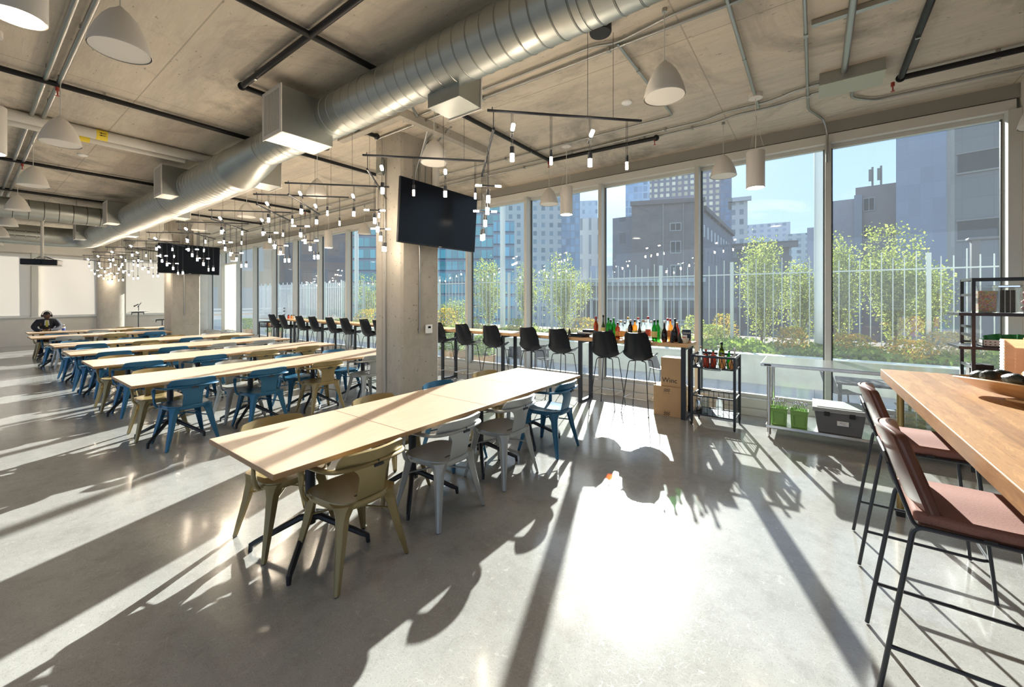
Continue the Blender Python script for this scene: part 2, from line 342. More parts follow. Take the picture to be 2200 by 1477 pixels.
# ceiling marks in red spray
# window wall: kerb, mullions, head
struct('trim_1',MB().box(XB,1.7,WY,WY+.16,0,.10).box(XB,1.7,WY+.012,WY+.16,.10,.115).box(XB,1.7,WY-.004,WY+.16,.115,.24),M['frame_light'],label='low painted kerb running under the windows',bevel=.004)
struct('wall_window_head',MB().box(XB,XR,WY+.01,WY+.35,3.79,CEIL).box(XB,1.7,WY+.04,WY+.16,3.75,3.80),M['head_grey'],label='dark grey beam above the windows')
struct('trim_2',MB().box(XB,1.72,WY-.01,WY+.17,3.66,3.775),M['frame_light'],label='pale metal panel along the window heads',bevel=.004)
MULX=[.14-1.57*k for k in range(15)]
n=3
for i,x in enumerate(MULX+[1.70]):
    w=.03 if x!=1.70 else .05
    o=struct('trim_%d'%n,MB().box(x-w,x+w,WY-.05,WY+.15,.24,3.66).box(x-w-.012,x+w+.012,WY+.10,WY+.125,.24,3.66),M['frame_metal'],label='vertical metal window mullion',bevel=.003); n+=1
    struct('gasket',MB().box(x+w+.012,x+w+.02,WY+.09,WY+.13,.24,3.66).box(x-w-.02,x-w-.012,WY+.09,WY+.13,.24,3.66),M['gasket'],parent=o)
edges=[1.70]+MULX+[XB]
for i in range(len(edges)-1):
    x1,x0=edges[i],edges[i+1]
    e=bpy.data.objects.new('window_%d'%(i+1),None); COL.objects.link(e); e['kind']='structure'; e['category']='window'
    MB().box(x0+.03,x1-.03,WY+.08,WY+.15,.24,.29).box(x0+.03,x1-.03,WY+.08,WY+.15,3.61,3.66).build('window_frame',M['frame_metal'],e,smooth=False,bevel=.003)
    MB().box(x0+.03,x1-.03,WY+.105,WY+.117,.29,3.61).build('pane',M['window_glass'],e,smooth=False)
# right end pier and walls out of frame
struct('wall_right_pier',MB().box(1.75,XR,WY,WY+.3,0,3.79).box(1.75,1.90,WY-.18,WY,0,CEIL),M['wall_paint'],label='pale painted pier beside the last window')
struct('wall_right',MB().box(XR,XR+.2,YR,WY,0,CEIL),M['wall_paint'])
m=MB().box(XB,XR,YR-.2,YR,0,.2).box(XB,XR,YR-.2,YR,3.8,CEIL)
for x in (XB,-17,-11.5,-6,-.5,5.5): m.box(x,x+.3,YR-.2,YR,.2,3.8)
struct('wall_rear',m,M['wall_paint'])  # unseen wall, its bays left open to let sky fill light in
# back wall with blinds
BW=XB
m=MB().box(BW-.05,BW,YR,WY+.15,0,1.0).box(BW-.05,BW,YR,WY+.15,3.24,CEIL)
OPEN=[(-2.2,1.45),(1.72,3.3),(3.75,6.45)]
ys=[YR]+[v for p in OPEN for v in p]+[WY+.15]
for k in range(0,len(ys),2): m.box(BW-.05,BW,ys[k],ys[k+1],1.0,3.24)
struct('wall_back',m,M['wall_paint'])
struct('baseboard_back',MB().box(BW,BW+.015,YR,WY,0,.09),M['wall_paint'])
struct('trim_20',MB().box(BW-.02,BW+.06,YR,WY,.97,1.02),M['frame_metal'],label='window sill ledge on the far wall')
struct('trim_21',MB().box(BW,BW+.06,1.50,1.66,1.02,3.3),M['frame_metal'],label='metal post between the far blinds')
struct('trim_22',MB().box(BW,BW+.35,YR,WY,3.28,3.62),M['pipe_white'],label='white bulkhead above the far blinds')
m=clearmat('blind_screen',(.9,.9,.9))
def blind(y0,y1,label,x=None,side='back'):
    t=thing('roller_blind',label,'blind',(0,0,0),0,'white roller blinds')
    b=MATS.get('blind_t')
    if not b:
        b=bpy.data.materials.new('blind_t'); q=nt(b); q.nodes.remove(q.nodes['Principled BSDF'])
        d=N(q,'ShaderNodeBsdfDiffuse'); d.inputs[0].default_value=(.86,.83,.77,1); l=N(q,'ShaderNodeBsdfTranslucent'); l.inputs[0].default_value=(.86,.83,.77,1)
        mx=N(q,'ShaderNodeMixShader'); mx.inputs[0].default_value=.5; L(q,d.outputs[0],mx.inputs[1]); L(q,l.outputs[0],mx.inputs[2]); L(q,mx.outputs[0],q.nodes['Material Output'].inputs[0]); MATS['blind_t']=b
    if side=='back':
        MB().sheet(lambda u,v:(BW+.035+.012*math.sin(v*math.pi*1.0+u*5)*u*(1-u)*4,y0+(y1-y0)*u,1.06+2.14*v),24,10,.003).build('blind_cloth',b,t)
        MB().cyl((BW+.04,y0,3.22),(BW+.04,y1,3.22),.03,n=12).build('roller_tube',M['frame_light'],t)
        MB().cb((BW+.035,(y0+y1)/2,1.05),(.02,y1-y0,.03)).build('bottom_rail',M['frame_light'],t,bevel=.003)
    else:
        MB().sheet(lambda u,v:(y0+(y1-y0)*u,WY+.045+.008*math.sin(u*7),.35+2.75*v),16,8,.003).build('blind_cloth',b,t)
        MB().cyl((y0,WY+.045,3.12),(y1,WY+.045,3.12),.03,n=12).build('roller_tube',M['frame_light'],t)
        MB().cb(((y0+y1)/2,WY+.045,.34),(y1-y0,.02,.03)).build('bottom_rail',M['frame_light'],t,bevel=.003)
blind(-2.2,1.48,'white roller blind on the far wall behind the seated person')
blind(1.70,3.32,'white roller blind on the far wall between metal post and round column')
blind(3.72,6.5,'white roller blind on the far wall behind the music stands')
blind(-20.2,-18.78,'white roller blind drawn down over a side window past the second television',side='win')
# columns
def column(x0,x1,y0,y1,label):
    t=thing('concrete_column',label,'column',((x0+x1)/2,(y0+y1)/2,0),0,'square concrete columns')
    w,d=(x1-x0)/2,(y1-y0)/2
    c=.03; p=[(-w,-d),(w-c,-d),(w,-d+c),(w,d-c),(w-c,d),(-w+c,d),(-w,d-c)]
    MB().prism(p,0,CEIL).build('column_shaft',M['column_concrete'],t,smooth=False,bevel=.004)
    MB().box(-w+.12,-w+.145,-d-.004,-d+.002,0,CEIL).build('form_seam',M['column_concrete'],t,smooth=False)
    return t
C1=column(-5.10,-4.52,3.58,4.27,'tall concrete column carrying the larger television, thermostat on its side')
C2=column(-15.44,-14.76,3.58,4.27,'tall concrete column further back, carrying the smaller-looking television')
t=thing('round_column','round raw concrete column in front of the white blinds at the far wall','column',(-21.5,3.42,0))
MB().lathe([(.40,0),(.40,CEIL)],40).build('round_shaft',M['column_concrete'],t)
# L shaped downstands on the ceiling round each square column
for k,(dx,lab) in enumerate(((0,'concrete downstand strip on the ceiling around the column with the larger television'),(-10.24,'concrete downstand strip on the ceiling around the second column'))):
    tag(MB().box(-5.3+dx,-3.95+dx,3.10,3.20,CEIL-.11,CEIL).box(-4.05+dx,-3.95+dx,3.20,4.75,CEIL-.11,CEIL).build('ceiling_downstand',M['column_concrete'],smooth=False,bevel=.004),lab,'ceiling strip')
# ------------------------------------------------------------------ ducts
def spiral(x0,x1,r,step=.14,n=40):
    prof=[(r,x0)]; x=math.ceil(x0/step)*step
    while x<x1-.03:
        prof+=[(r,x-.006),(r+.005,x-.002),(r+.005,x+.002),(r,x+.006)]; x+=step
    prof.append((r,x1)); return prof
t=thing('ventilation_duct','long galvanised spiral duct running the length of the ceiling','duct',(0,2.45,3.66))
MB().lathe(spiral(-5.9,4.5,.21),40,axis='x').build('duct_tube',M['galvanised'],t)
YF,ZF,RF=2.36-2.45,3.50-3.66,.285
b=MB().lathe([(r,x) for r,x in [(.215,-5.86),(.218,-5.9),(.215,-5.95),(.25,-6.2),(.282,-6.5),(.29,-6.54),(.285,-6.6)]],40,axis='x')
b.v=[(x,y+YF*min(1,max(0,(-5.9-x)/.6)),z+ZF*min(1,max(0,(-5.9-x)/.6))) for x,y,z in b.v]
b.build('duct_reducer',M['galv_flat'],t)
b=MB().lathe(spiral(-17.6,-6.6,RF),40,axis='x'); b.v=[(x,y+YF,z+ZF) for x,y,z in b.v]; b.build('duct_tube',M['galvanised'],t)
# elbow at the far end turning towards -Y
pts=[(-17.6+.0,YF,ZF)]+[(-17.6-.6*math.sin(a),YF-.6+.6*math.cos(a),ZF) for a in [R(18*k) for k in range(1,6)]]+[(-18.2,YF-1.0,ZF)]
MB().tube(pts,RF,32).build('duct_elbow',M['galv_flat'],t)
b=MB().cyl((-18.2,YF-1.0,ZF),(-18.2,YF-1.9,ZF),RF,n=32)
for k in range(4): b.cyl((-18.2,YF-1.05-.2*k,ZF),(-18.2,YF-1.065-.2*k,ZF),RF+.008,n=32)
b.build('duct_tube',M['galvanised'],t)
q=[(-18.2+RF*math.cos(a),YF-1.9,ZF+RF*math.sin(a)) for a in [2*math.pi*(k+.5)/8 for k in range(8)]]
sq=[(.32,.14),(.14,.32),(-.14,.32),(-.32,.14),(-.32,-.14),(-.14,-.32),(.14,-.32),(.32,-.14)]
q2=[(-18.2+a*1.25,YF-2.5,ZF+b_*1.1) for a,b_ in sq]; q3=[(x,YF-3.6,z) for x,_,z in q2]
MB().add(q+q2+q3,[(i,(i+1)%8,8+(i+1)%8,8+i) for i in range(8)]+[(8+i,8+(i+1)%8,16+(i+1)%8,16+i) for i in range(8)]+[tuple(range(16,24))]).build('duct_transition',M['galv_flat'],t,smooth=False)
def vent(x0,x1,side,yc,zc,rd):
    g=(1.91 if side<0 else 2.99-.03)-2.45; z0,z1=3.33-3.66,3.80-3.66
    if side>0: g=2.72+(.14 if x0<-6 else 0)-2.45
    ya,yb=(g,yc) if side<0 else (yc,g)
    MB().box(x0,x1,ya,yb,z0,z1).build('plenum_box',M['galv_flat'],t,smooth=False,bevel=.004)
    gy=g-.012 if side<0 else g+.012
    f=MB(); w=.03
    f.box(x0-.012,x1+.012,min(g,gy),max(g,gy),z0-.012,z0+w).box(x0-.012,x1+.012,min(g,gy),max(g,gy),z1-w,z1+.012).box(x0-.012,x0+w,min(g,gy),max(g,gy),z0+w,z1-w).box(x1-w,x1+.012,min(g,gy),max(g,gy),z0+w,z1-w)
    gr=f.build('grille_frame',M['lamp_white'],t,smooth=False,bevel=.002)
    s=MB(); k=14
    for i in range(k):
        x=x0+w+(x1-x0-2*w)*(i+.5)/k; s.box(x-.004,x+.004,min(g,gy)-.004*(side<0),max(g,gy),z0+w,z1-w)
    s.build('grille_slats',M['lamp_white'],gr,smooth=False)
for k in range(4): vent(-4.68-4.07*k,-4.28-4.07*k,-1,(0 if k==0 else YF),0,.2)
for k in range(4): vent(-2.74-4.07*k,-2.36-4.07*k,1,(0 if k==0 else YF),0,.2)
for x in (-1.2,-5.2,-9.4,-13.2,-16.2):  # wire hangers
    yy,zt,rr=(0,0,.215) if x>-6 else (YF,ZF,.29)
    b=MB().tube([(x,yy+(rr+.002)*math.cos(a),zt+(rr+.002)*math.sin(a)) for a in [2*math.pi*k/24 for k in range(24)]],.002,4,closed=True)
    b.cyl((x,yy-rr*.7,zt+rr*.72),(x,yy,.20),.002,n=4).cyl((x,yy+rr*.7,zt+rr*.72),(x,yy,.20),.002,n=4).cyl((x,yy,.20),(x,yy,.28),.004,n=6)
    b.build('wire_hanger',M['black_matt'],t)
def pdup(name,label,cat,pts,r,mt,group=None,n=12,fil=.06):
    return tag(MB().tube(fillet(pts,fil) if len(pts)>2 else pts,r,n).build(name,mt),label,cat,group)
t=thing('branch_duct','slimmer spiral duct crossing the ceiling ahead of the rectangular transition','duct')
b=MB().lathe(spiral(-4.2,2.1,.215,.22),36,axis='y'); b.v=[(x-13.75,y,z+3.60) for x,y,z in b.v]; b.build('duct_tube',M['galvanised_y'],t)
b=MB()
for y in (-3,-.5,1.6): b.cyl((-13.75,y,3.81),(-13.75,y,CEIL),.004,n=6)
b.build('wire_hanger',M['black_matt'],t)
# white pipes
t=thing('white_pipe','thick white insulated pipe crossing the ceiling, yellow arrow tape on it','pipe')
MB().cyl((-7.75,-4.9,3.865),(-7.75,2.9,3.865),.066,n=20).build('pipe_run',M['pipe_white'],t)
MB().cyl((-7.75,1.08,3.865),(-7.75,1.19,3.865),.0675,n=20).build('tape_band',M['yellow_tape'],t)
b=MB()
for dy in (0,):
    for z0 in (3.875,3.845):
        b.add([(-7.681,1.10,z0),(-7.681,1.13,z0+.01),(-7.681,1.13,z0-.01),(-7.681,1.17,z0+.004),(-7.681,1.17,z0-.004),(-7.681,1.13,z0-.004),(-7.681,1.13,z0+.004)],[(0,2,1),(5,4,3,6)])
b.build('tape_arrow',M['ink'],t,smooth=False)
t=thing('white_pipe','thinner white insulated pipe just beyond the thick one, yellow tape below','pipe')
MB().cyl((-7.97,-4.9,3.84),(-7.97,2.1,3.84),.05,n=20).build('pipe_run',M['pipe_white'],t)
MB().cyl((-7.97,.95,3.84),(-7.97,1.05,3.84),.052,n=20).build('tape_band',M['yellow_tape'],t)
t=thing('white_pipe','white insulated pipe running beside the window side of the long duct','pipe')
MB().cyl((-21.8,3.12,3.70),(-8.0,3.12,3.70),.085,n=20).build('pipe_run',M['pipe_white'],t)
b=MB()
for x in (-21,-18,-15.2,-12,-9): b.cyl((x,3.12,3.78),(x,3.12,CEIL),.006,n=6)
b.build('pipe_hanger',M['conduit'],t)
t=thing('white_pipe','white insulated pipe crossing the ceiling near the projector','pipe')
MB().cyl((-15.6,-4.9,3.74),(-15.6,1.8,3.74),.08,n=20).build('pipe_run',M['pipe_white'],t)
# black sprinkler pipes
def spr(label,segs,hang=(),heads=(),r=.028):
    t=thing('sprinkler_pipe',label,'pipe',group='black sprinkler pipes')
    for p,q in segs:
        MB().cyl(p,q,r,n=14).build('pipe_run',M['black_pipe'],t)
        for e in (p,q): MB().sphere(e,r*1.5,10,6).build('pipe_fitting',M['black_pipe'],t)
    for p in hang:
        b=MB().cyl((p[0],p[1],p[2]+r),(p[0],p[1],CEIL),.005,n=6).cb((p[0],p[1],p[2]+r*.2),(.03,.02,.09)); b.build('pipe_hanger',M['conduit'],t,smooth=False)
    for p in heads:
        b=MB().cyl((p[0],p[1],p[2]-r),(p[0],p[1],p[2]-r-.04),.016,n=8).cyl((p[0],p[1],p[2]-r-.04),(p[0],p[1],p[2]-r-.09),.006,n=6).cyl((p[0],p[1],p[2]-r-.088),(p[0],p[1],p[2]-r-.092),.018,n=10)
        b.build('sprinkler_head',M['red_valve'],t)
Z0=3.885
spr('black sprinkler pipe crossing the ceiling before the thick white pipe',[((-6.33,-4.9,Z0),(-6.33,5.3,Z0))],[(-6.33,.95,Z0),(-6.33,4.6,Z0)],[(-6.33,.60,Z0),(-6.33,5.2,Z0)])
spr('black sprinkler pipe crossing the ceiling beyond the white pipes',[((-10.37,-4.9,Z0),(-10.37,5.3,Z0))],[(-10.37,1.0,Z0),(-10.37,4.4,Z0)],[(-10.37,.6,Z0),(-10.37,5.2,Z0)])
spr('black sprinkler pipe crossing the ceiling just before the branch duct',[((-13.2,-4.9,Z0),(-13.2,5.3,Z0))],[(-13.2,1.4,Z0)],[])
spr('black sprinkler pipe with a tee and dropped end beside the first grille box',[((-3.43,-4.9,Z0),(-3.43,5.66,Z0)),((-3.43,5.66,Z0),(-1.74,5.66,Z0-.03)),((4.5,1.76,Z0-.0),(-4.83,1.76,Z0)),((-4.83,1.76,Z0),(-4.83,3.4,Z0))],[(-4.5,1.76,Z0),(-3.43,5.1,Z0),(-1.9,5.66,Z0)],[(-3.43,5.62,Z0),(-1.76,5.66,Z0)])
spr('black sprinkler pipe above the steel table with a red valve at its corner',[((.70,-4.9,Z0),(.70,5.65,Z0)),((.70,5.65,Z0),(5.5,5.65,Z0))],[(1.35,5.65,Z0),(.7,4.8,Z0)],[(.64,5.65,Z0)])
MB().cyl((.60,5.65,Z0-.01),(.67,5.65,Z0-.01),.03,n=12)
# conduits
def cond(label,pts,r=.013,mt=None,clips=()):
    t=thing('conduit',label,'conduit',group='steel conduits on the ceiling')
    MB().tube(fillet(pts,.09),r,10).build('conduit_tube',mt or M['conduit'],t)
    for p in clips: MB().cb((p[0],p[1],p[2]),(.03,.05,.035)).build('conduit_clip',M['conduit'],t,smooth=False)
    return t
ZC=CEIL-.03
cond('pair of ceiling conduits beside the lit cylinder lamp, the one toward the wall',[(-21.9,.515,ZC-.01),(3,.515,ZC-.01)],.022,clips=[(x,.515,ZC) for x in (-3,-4.4,-6,-8,-11,-14)])
cond('pair of ceiling conduits beside the lit cylinder lamp, the one toward the duct',[(-21.9,.61,ZC-.01),(3,.61,ZC-.01)],.022,clips=[(x,.61,ZC) for x in (-2.6,-4.9,-7,-9.5,-12.5)])
cond('conduit crossing the ceiling under the lone cone lamp, window side of the pair',[(-5.0,3.50,ZC),(3.5,3.50,ZC)],.016,clips=[(x,3.5,ZC) for x in (-3,-1.5,-.3,1)])
cond('conduit crossing the ceiling under the lone cone lamp, duct side of the pair',[(-4.2,3.36,ZC),(-1.6,3.36,ZC),(-1.4,3.44,ZC),(-.9,3.36,ZC),(3.5,3.36,ZC)],.013)
cond('short conduit running off the canopy cable toward the windows then along them',[(-1.4,3.45,ZC),(-1.4,5.23,ZC),(-21,5.23,ZC)],.014,clips=[(-1.4,4.0,ZC),(-2.5,5.23,ZC),(-4,5.23,ZC)])
cond('conduit feeding the cylinder lamp above the steel table',[(-.53,3.3,ZC),(-.53,5.27,ZC),(-.53,5.6,ZC)],.016,clips=[(-.53,4.4,ZC)])
cond('long wavy conduit near the windows, the upper one',[(-21,5.60,ZC),(-1.1,5.60,ZC),(-.9,5.5,ZC),(-.4,5.5,ZC),(-.15,5.38,ZC),(.3,5.34,ZC)],.014,clips=[(x,5.6,ZC) for x in (-7,-5,-3,-1.6)])
cond('long wavy conduit near the windows, the lower one',[(-21,5.76,ZC),(-1.0,5.76,ZC),(-.75,5.66,ZC),(-.35,5.68,ZC),(.1,5.56,ZC),(.35,5.50,ZC)],.014,clips=[(x,5.76,ZC) for x in (-6,-4,-2,-1.3)])
cond('conduit along the window head coming off the grey junction box',[(.33,5.50,ZC),(.33,5.95,ZC),(.55,6.18,ZC),(5.5,6.18,ZC)],.016)
cond('conduit dropping off the ceiling down the mullion behind the steel table',[(-.06,1.5,ZC),(-.06,6.0,ZC),(.09,6.45,ZC),(.13,6.585,3.80),(.13,6.585,3.4)],.014,clips=[(-.06,4.3,ZC),(-.06,5.6,ZC)])
cond('thick ceiling conduit ending in the grey junction box',[(.235,-2,ZC-.01),(.235,5.22,ZC-.01)],.028,clips=[(.235,3.9,ZC)])
tag(MB().box(-.02,.62,4.15,4.20,CEIL-.045,CEIL-.005).build('ceiling_channel',M['conduit'],smooth=False),'short slotted steel channel fixed across the ceiling over the thick conduit','channel')
t=thing('junction_box','grey steel junction box on the ceiling above the steel table','electrical box',(.29,5.36,CEIL))
MB().cb((0,0,-.06),(.50,.34,.12)).build('box_body',M['galv_flat'],t,smooth=False,bevel=.004)
MB().cb((0,0,-.123),(.51,.35,.006)).build('cover_plate',mat('grey_green',(.42,.44,.36),.4),t,smooth=False)
cond('ceiling conduit running in two bends from the second vent box to the column head',[(-3.2,2.75,ZC),(-3.5,2.9,ZC-.02),(-3.7,3.05,ZC-.03),(-3.88,3.3,ZC-.03)],.016)
# conduits on columns
for dx,lab in ((0,'larger television'),(-10.24,'second television')):
    for j,(y,zb,top) in enumerate(((3.80,2.6,3.55),(3.88,1.17,3.75),(4.0,2.6,3.7))):
        tag(MB().tube(fillet([(-4.0+dx+.1*j,y-.2,CEIL-.05),(-4.35+dx,y-.02,top+.1),(-4.505+dx,y,top-.1),(-4.505+dx,y,zb)],.2),.014,10).build('column_conduit',M['conduit']),
            '%s steel conduit bending down the column behind the %s'%(('thin','middle','last')[j],lab),'conduit')
    tag(MB().cyl((-4.46+dx,4.14,2.7),(-4.46+dx,4.14,3.84),.055,n=18).cb((-4.46+dx,4.14,3.86),(.12,.34,.02)).build('mount_pole',M['pipe_white']),'white ceiling pole beside the column behind the %s'%lab,'pole')
tag(MB().tube(fillet([(-4.86,3.565,3.62),(-4.86,3.565,1.2),(-4.86,3.565,.36),(-4.90,3.565,.25)],.08),.011,8).build('column_conduit',M['conduit']),'slim steel conduit down the camera face of the column to an outlet box','conduit')
t=thing('outlet_box','grey outlet box low on the concrete column with a power socket','outlet',(-4.90,3.58,.19))
MB().cb((0,-.03,0),(.10,.06,.13)).build('box_body',M['galv_flat'],t,smooth=False,bevel=.004)
MB().cb((-.053,-.03,0),(.006,.05,.11)).build('socket_plate',M['paper_white'],t,smooth=False,bevel=.002)
t=thing('wall_thermostat','small white thermostat on the side of the concrete column','thermostat',(-4.52,4.02,1.22))
MB().cb((.02,0,0),(.04,.05,.12)).build('back_box',M['galv_flat'],t,smooth=False,bevel=.003)
MB().cb((.05,.0,0),(.025,.12,.125)).build('cover',M['paper_white'],t,smooth=False,bevel=.006)
MB().cb((.0635,.0,.025),(.002,.05,.028)).build('display',M['screen'],t,smooth=False)
t=thing('column_box','grey switch box high on the column below the ceiling','electrical box',(-4.93,3.58,3.52))
MB().cb((0,-.04,0),(.12,.08,.20)).build('box_body',M['galv_flat'],t,smooth=False,bevel=.004)
# televisions
def tv(x,yc,label):
    t=thing('wall_television',label,'television',(x,yc,2.785))
    a=R(4)
    def P(mb): mb.v=[(xx*math.cos(a)+zz*math.sin(a),yy,-xx*math.sin(a)+zz*math.cos(a)) for xx,yy,zz in mb.v]; return mb
    P(MB().cb((0,0,0),(.035,1.45,.83))).build('television_body',M['black_plastic'],t,smooth=False,bevel=.006)
    P(MB().cb((.0185,0,.006),(.002,1.425,.80))).build('screen',M['screen'],t,smooth=False)
    P(MB().cb((.0185,0,-.404),(.003,.05,.007))).build('maker_badge',M['frame_light'],t,smooth=False)
    P(MB().cb((-.035,0,0),(.035,.5,.4))).build('rear_housing',M['black_matt'],t,smooth=False,bevel=.01)
    MB().box(-.24,-.05,-.03,.03,-.05,.05).cb((-.28,0,0),(.02,.3,.3)).build('wall_bracket',M['black_matt'],t,smooth=False)
tv(-4.205,4.0,'wide black television tilted forward on the closer concrete column')
tv(-14.44,3.93,'wide black television on the farther concrete column behind glowing bulbs')
# smoke detector, ceiling sensors
for x,y,l in ((-1.75,4.6,'small white sensor on the ceiling near the first bulb bar'),(-9.3,1.15,'round white smoke detector on the ceiling past the white pipes')):
    t=thing('ceiling_sensor',l,'sensor',(x,y,CEIL)); MB().lathe([(.06,0),(.06,-.015),(.04,-.03)],16).build('sensor_body',M['paper_white'],t)
# projector
t=thing('ceiling_projector','black video projector hanging on a white pole from the ceiling','projector',(-16.2,1.27,2.62),R(70))
MB().prism([(-.33,-.22),(.33,-.22),(.33,.16),(.22,.24),(-.22,.24),(-.33,.16)],-.09,.06).build('projector_body',M['black_plastic'],t,smooth=False,bevel=.02)
MB().cyl((0,-.20,-.02),(0,-.25,-.02),.05,n=16).build('projector_lens',M['screen'],t)
MB().cyl((0,0,.09),(0,0,CEIL-2.62),.03,n=14).cb((0,0,.08),(.16,.16,.04)).build('ceiling_pole',M['pipe_white'],t)
b=MB()
for k in range(3): b.tube([(-.15+.05*k,.02,.07),(-.08,.08+.03*k,.14),(.05,.05,.15-.02*k),(.2,.03*k,.08)],.006,6)
b.build('cable_loop',M['black_matt'],t)
MB().box(-.33,.33,-.22,.2,-.10,-.092).build('base_plate',M['frame_light'],t,smooth=False)
# exit sign partly in frame at left
t=thing('exit_sign','clear exit sign with a green edge hanging at the frame edge','sign',(-8.4,-.02,2.94))
MB().box(-.01,.01,-.30,.07,-.14,.12).build('sign_panel',M['clear_plastic'],t,smooth=False)
g=mat('exit_green',(.02,.45,.15),.4,emit=1.2,emc=(.05,.9,.3))
MB().box(-.012,.012,-.30,.07,.115,.125).box(-.012,.012,-.30,.07,-.145,-.135).box(-.012,.012,.065,.075,-.145,.125).build('sign_border',g,t,smooth=False)
text('EXIT',.2,g,t,(.016,-.14,-.01),(R(90),0,R(90)))
MB().box(-.03,.03,-.30,.07,.125,.2).cyl((0,-.1,.2),(0,-.1,CEIL-2.94),.008,n=8).build('sign_housing',M['frame_light'],t,smooth=False)
# ------------------------------------------------------------------ lamps
def make_cone():
    t=thing('cone_pendant','x','pendant lamp',(0,0,0),0,'off white cone pendant lamps')
    prof=[(.155,0),(.157,.006),(.152,.03),(.14,.08),(.118,.14),(.088,.20),(.055,.245),(.02,.275),(.012,.285)]
    MB().lathe(prof,32,cap0=False).lathe([(.150,.004),(.147,.03),(.10,.16),(.02,.26)],32,cap0=False,cap1=False).build('lamp_shade',M['lamp_white'],t)
    d=MB().lathe([(.149,.004),(.149,.009)],32).build('diffuser_disc',M['diffuser_off'],t)
    MB().cyl((0,0,.28),(0,0,CEIL-3.24-.02),.004,n=6).build('lamp_cord',M['frame_metal'],t)
    MB().lathe([(.02,CEIL-3.24-.03),(.02,CEIL-3.24)],10).build('ceiling_hook',M['conduit'],t)
    return t
cone=make_cone(); used=False
def where(k): return ORD[k]
ROWN={.61:'conduit row',3.3:'middle row',5.88:'window row'}
for y,ks in ((.61,range(1,9)),(3.3,range(0,9)),(5.88,[-1]+list(range(0,8)))):
    for c,k in enumerate(ks):
        if y==.61 and k>=8: continue
        x=-.95-2.63*k
        if y==3.3 and k==8: x=-20.9
        lab='cone pendant lamp, %s one counting away from the camera in the %s'%(where(c),ROWN[y])
        if not used: o=cone; o.location=(x,y,3.24); o['label']=lab; used=True
        else: o=dup(cone,(x,y,3.24),0,lab)
def make_cyl():
    t=thing('cylinder_pendant','x','pendant lamp',(0,0,0),0,'white cylinder pendant lamps')
    MB().lathe([(.09,0),(.092,.004),(.092,.40),(.088,.405)],32,cap0=False).lathe([(.084,.0),(.084,.03)],32,cap0=False,cap1=False).build('lamp_shade',M['lamp_white'],t)
    MB().lathe([(.083,.012),(.083,.017)],28).build('lit_disc',M['lamp_lit'],t)
    b=MB()
    for a in range(3):
        q=2*math.pi*a/3; b.cyl((.088*math.cos(q),.088*math.sin(q),.405),(0,0,.78),.0015,n=5)
    b.cyl((0,0,.405),(.01,0,.78),.005,n=6).cyl((0,0,.78),(0,0,1.0),.004,n=6).lathe([(.012,.76),(.012,.80)],8)
    b.build('suspension_cord',M['lamp_white'],t)
    MB().lathe([(.07,CEIL-2.89-.05),(.07,CEIL-2.89)],20).build('ceiling_canopy',M['lamp_white'],t)
    return t
cy=make_cyl(); used=False
for c,(x,y,lab) in enumerate([(-.53,5.28,'lit white cylinder pendant above the steel table'),(-2.93,5.3,'lit white cylinder pendant in front of the windows over the black bar stools'),(-5.33,5.3,'lit white cylinder pendant behind the closer column'),(-7.0,5.3,'lit white cylinder pendant just past the closer column'),
      (-9.45,5.3,'lit white cylinder pendant over the far run of the bar counter'),(-11.9,5.3,'lit white cylinder pendant over the end of the bar counter'),(-15.2,5.3,'lit white cylinder pendant past the bar counter end'),(-17.6,5.3,'lit white cylinder pendant near the far side windows'),
      (-2.82,.15,'large lit cylinder pendant in the upper corner of the view'),(-5.62,.15,'lit cylinder pendant cut by the frame edge beside a cone lamp')]):
    if c in (2,3): continue
    if not used: o=cy; o.location=(x,y,2.89); o['label']=lab; used=True
    else: dup(cy,(x,y,2.89),0,lab)
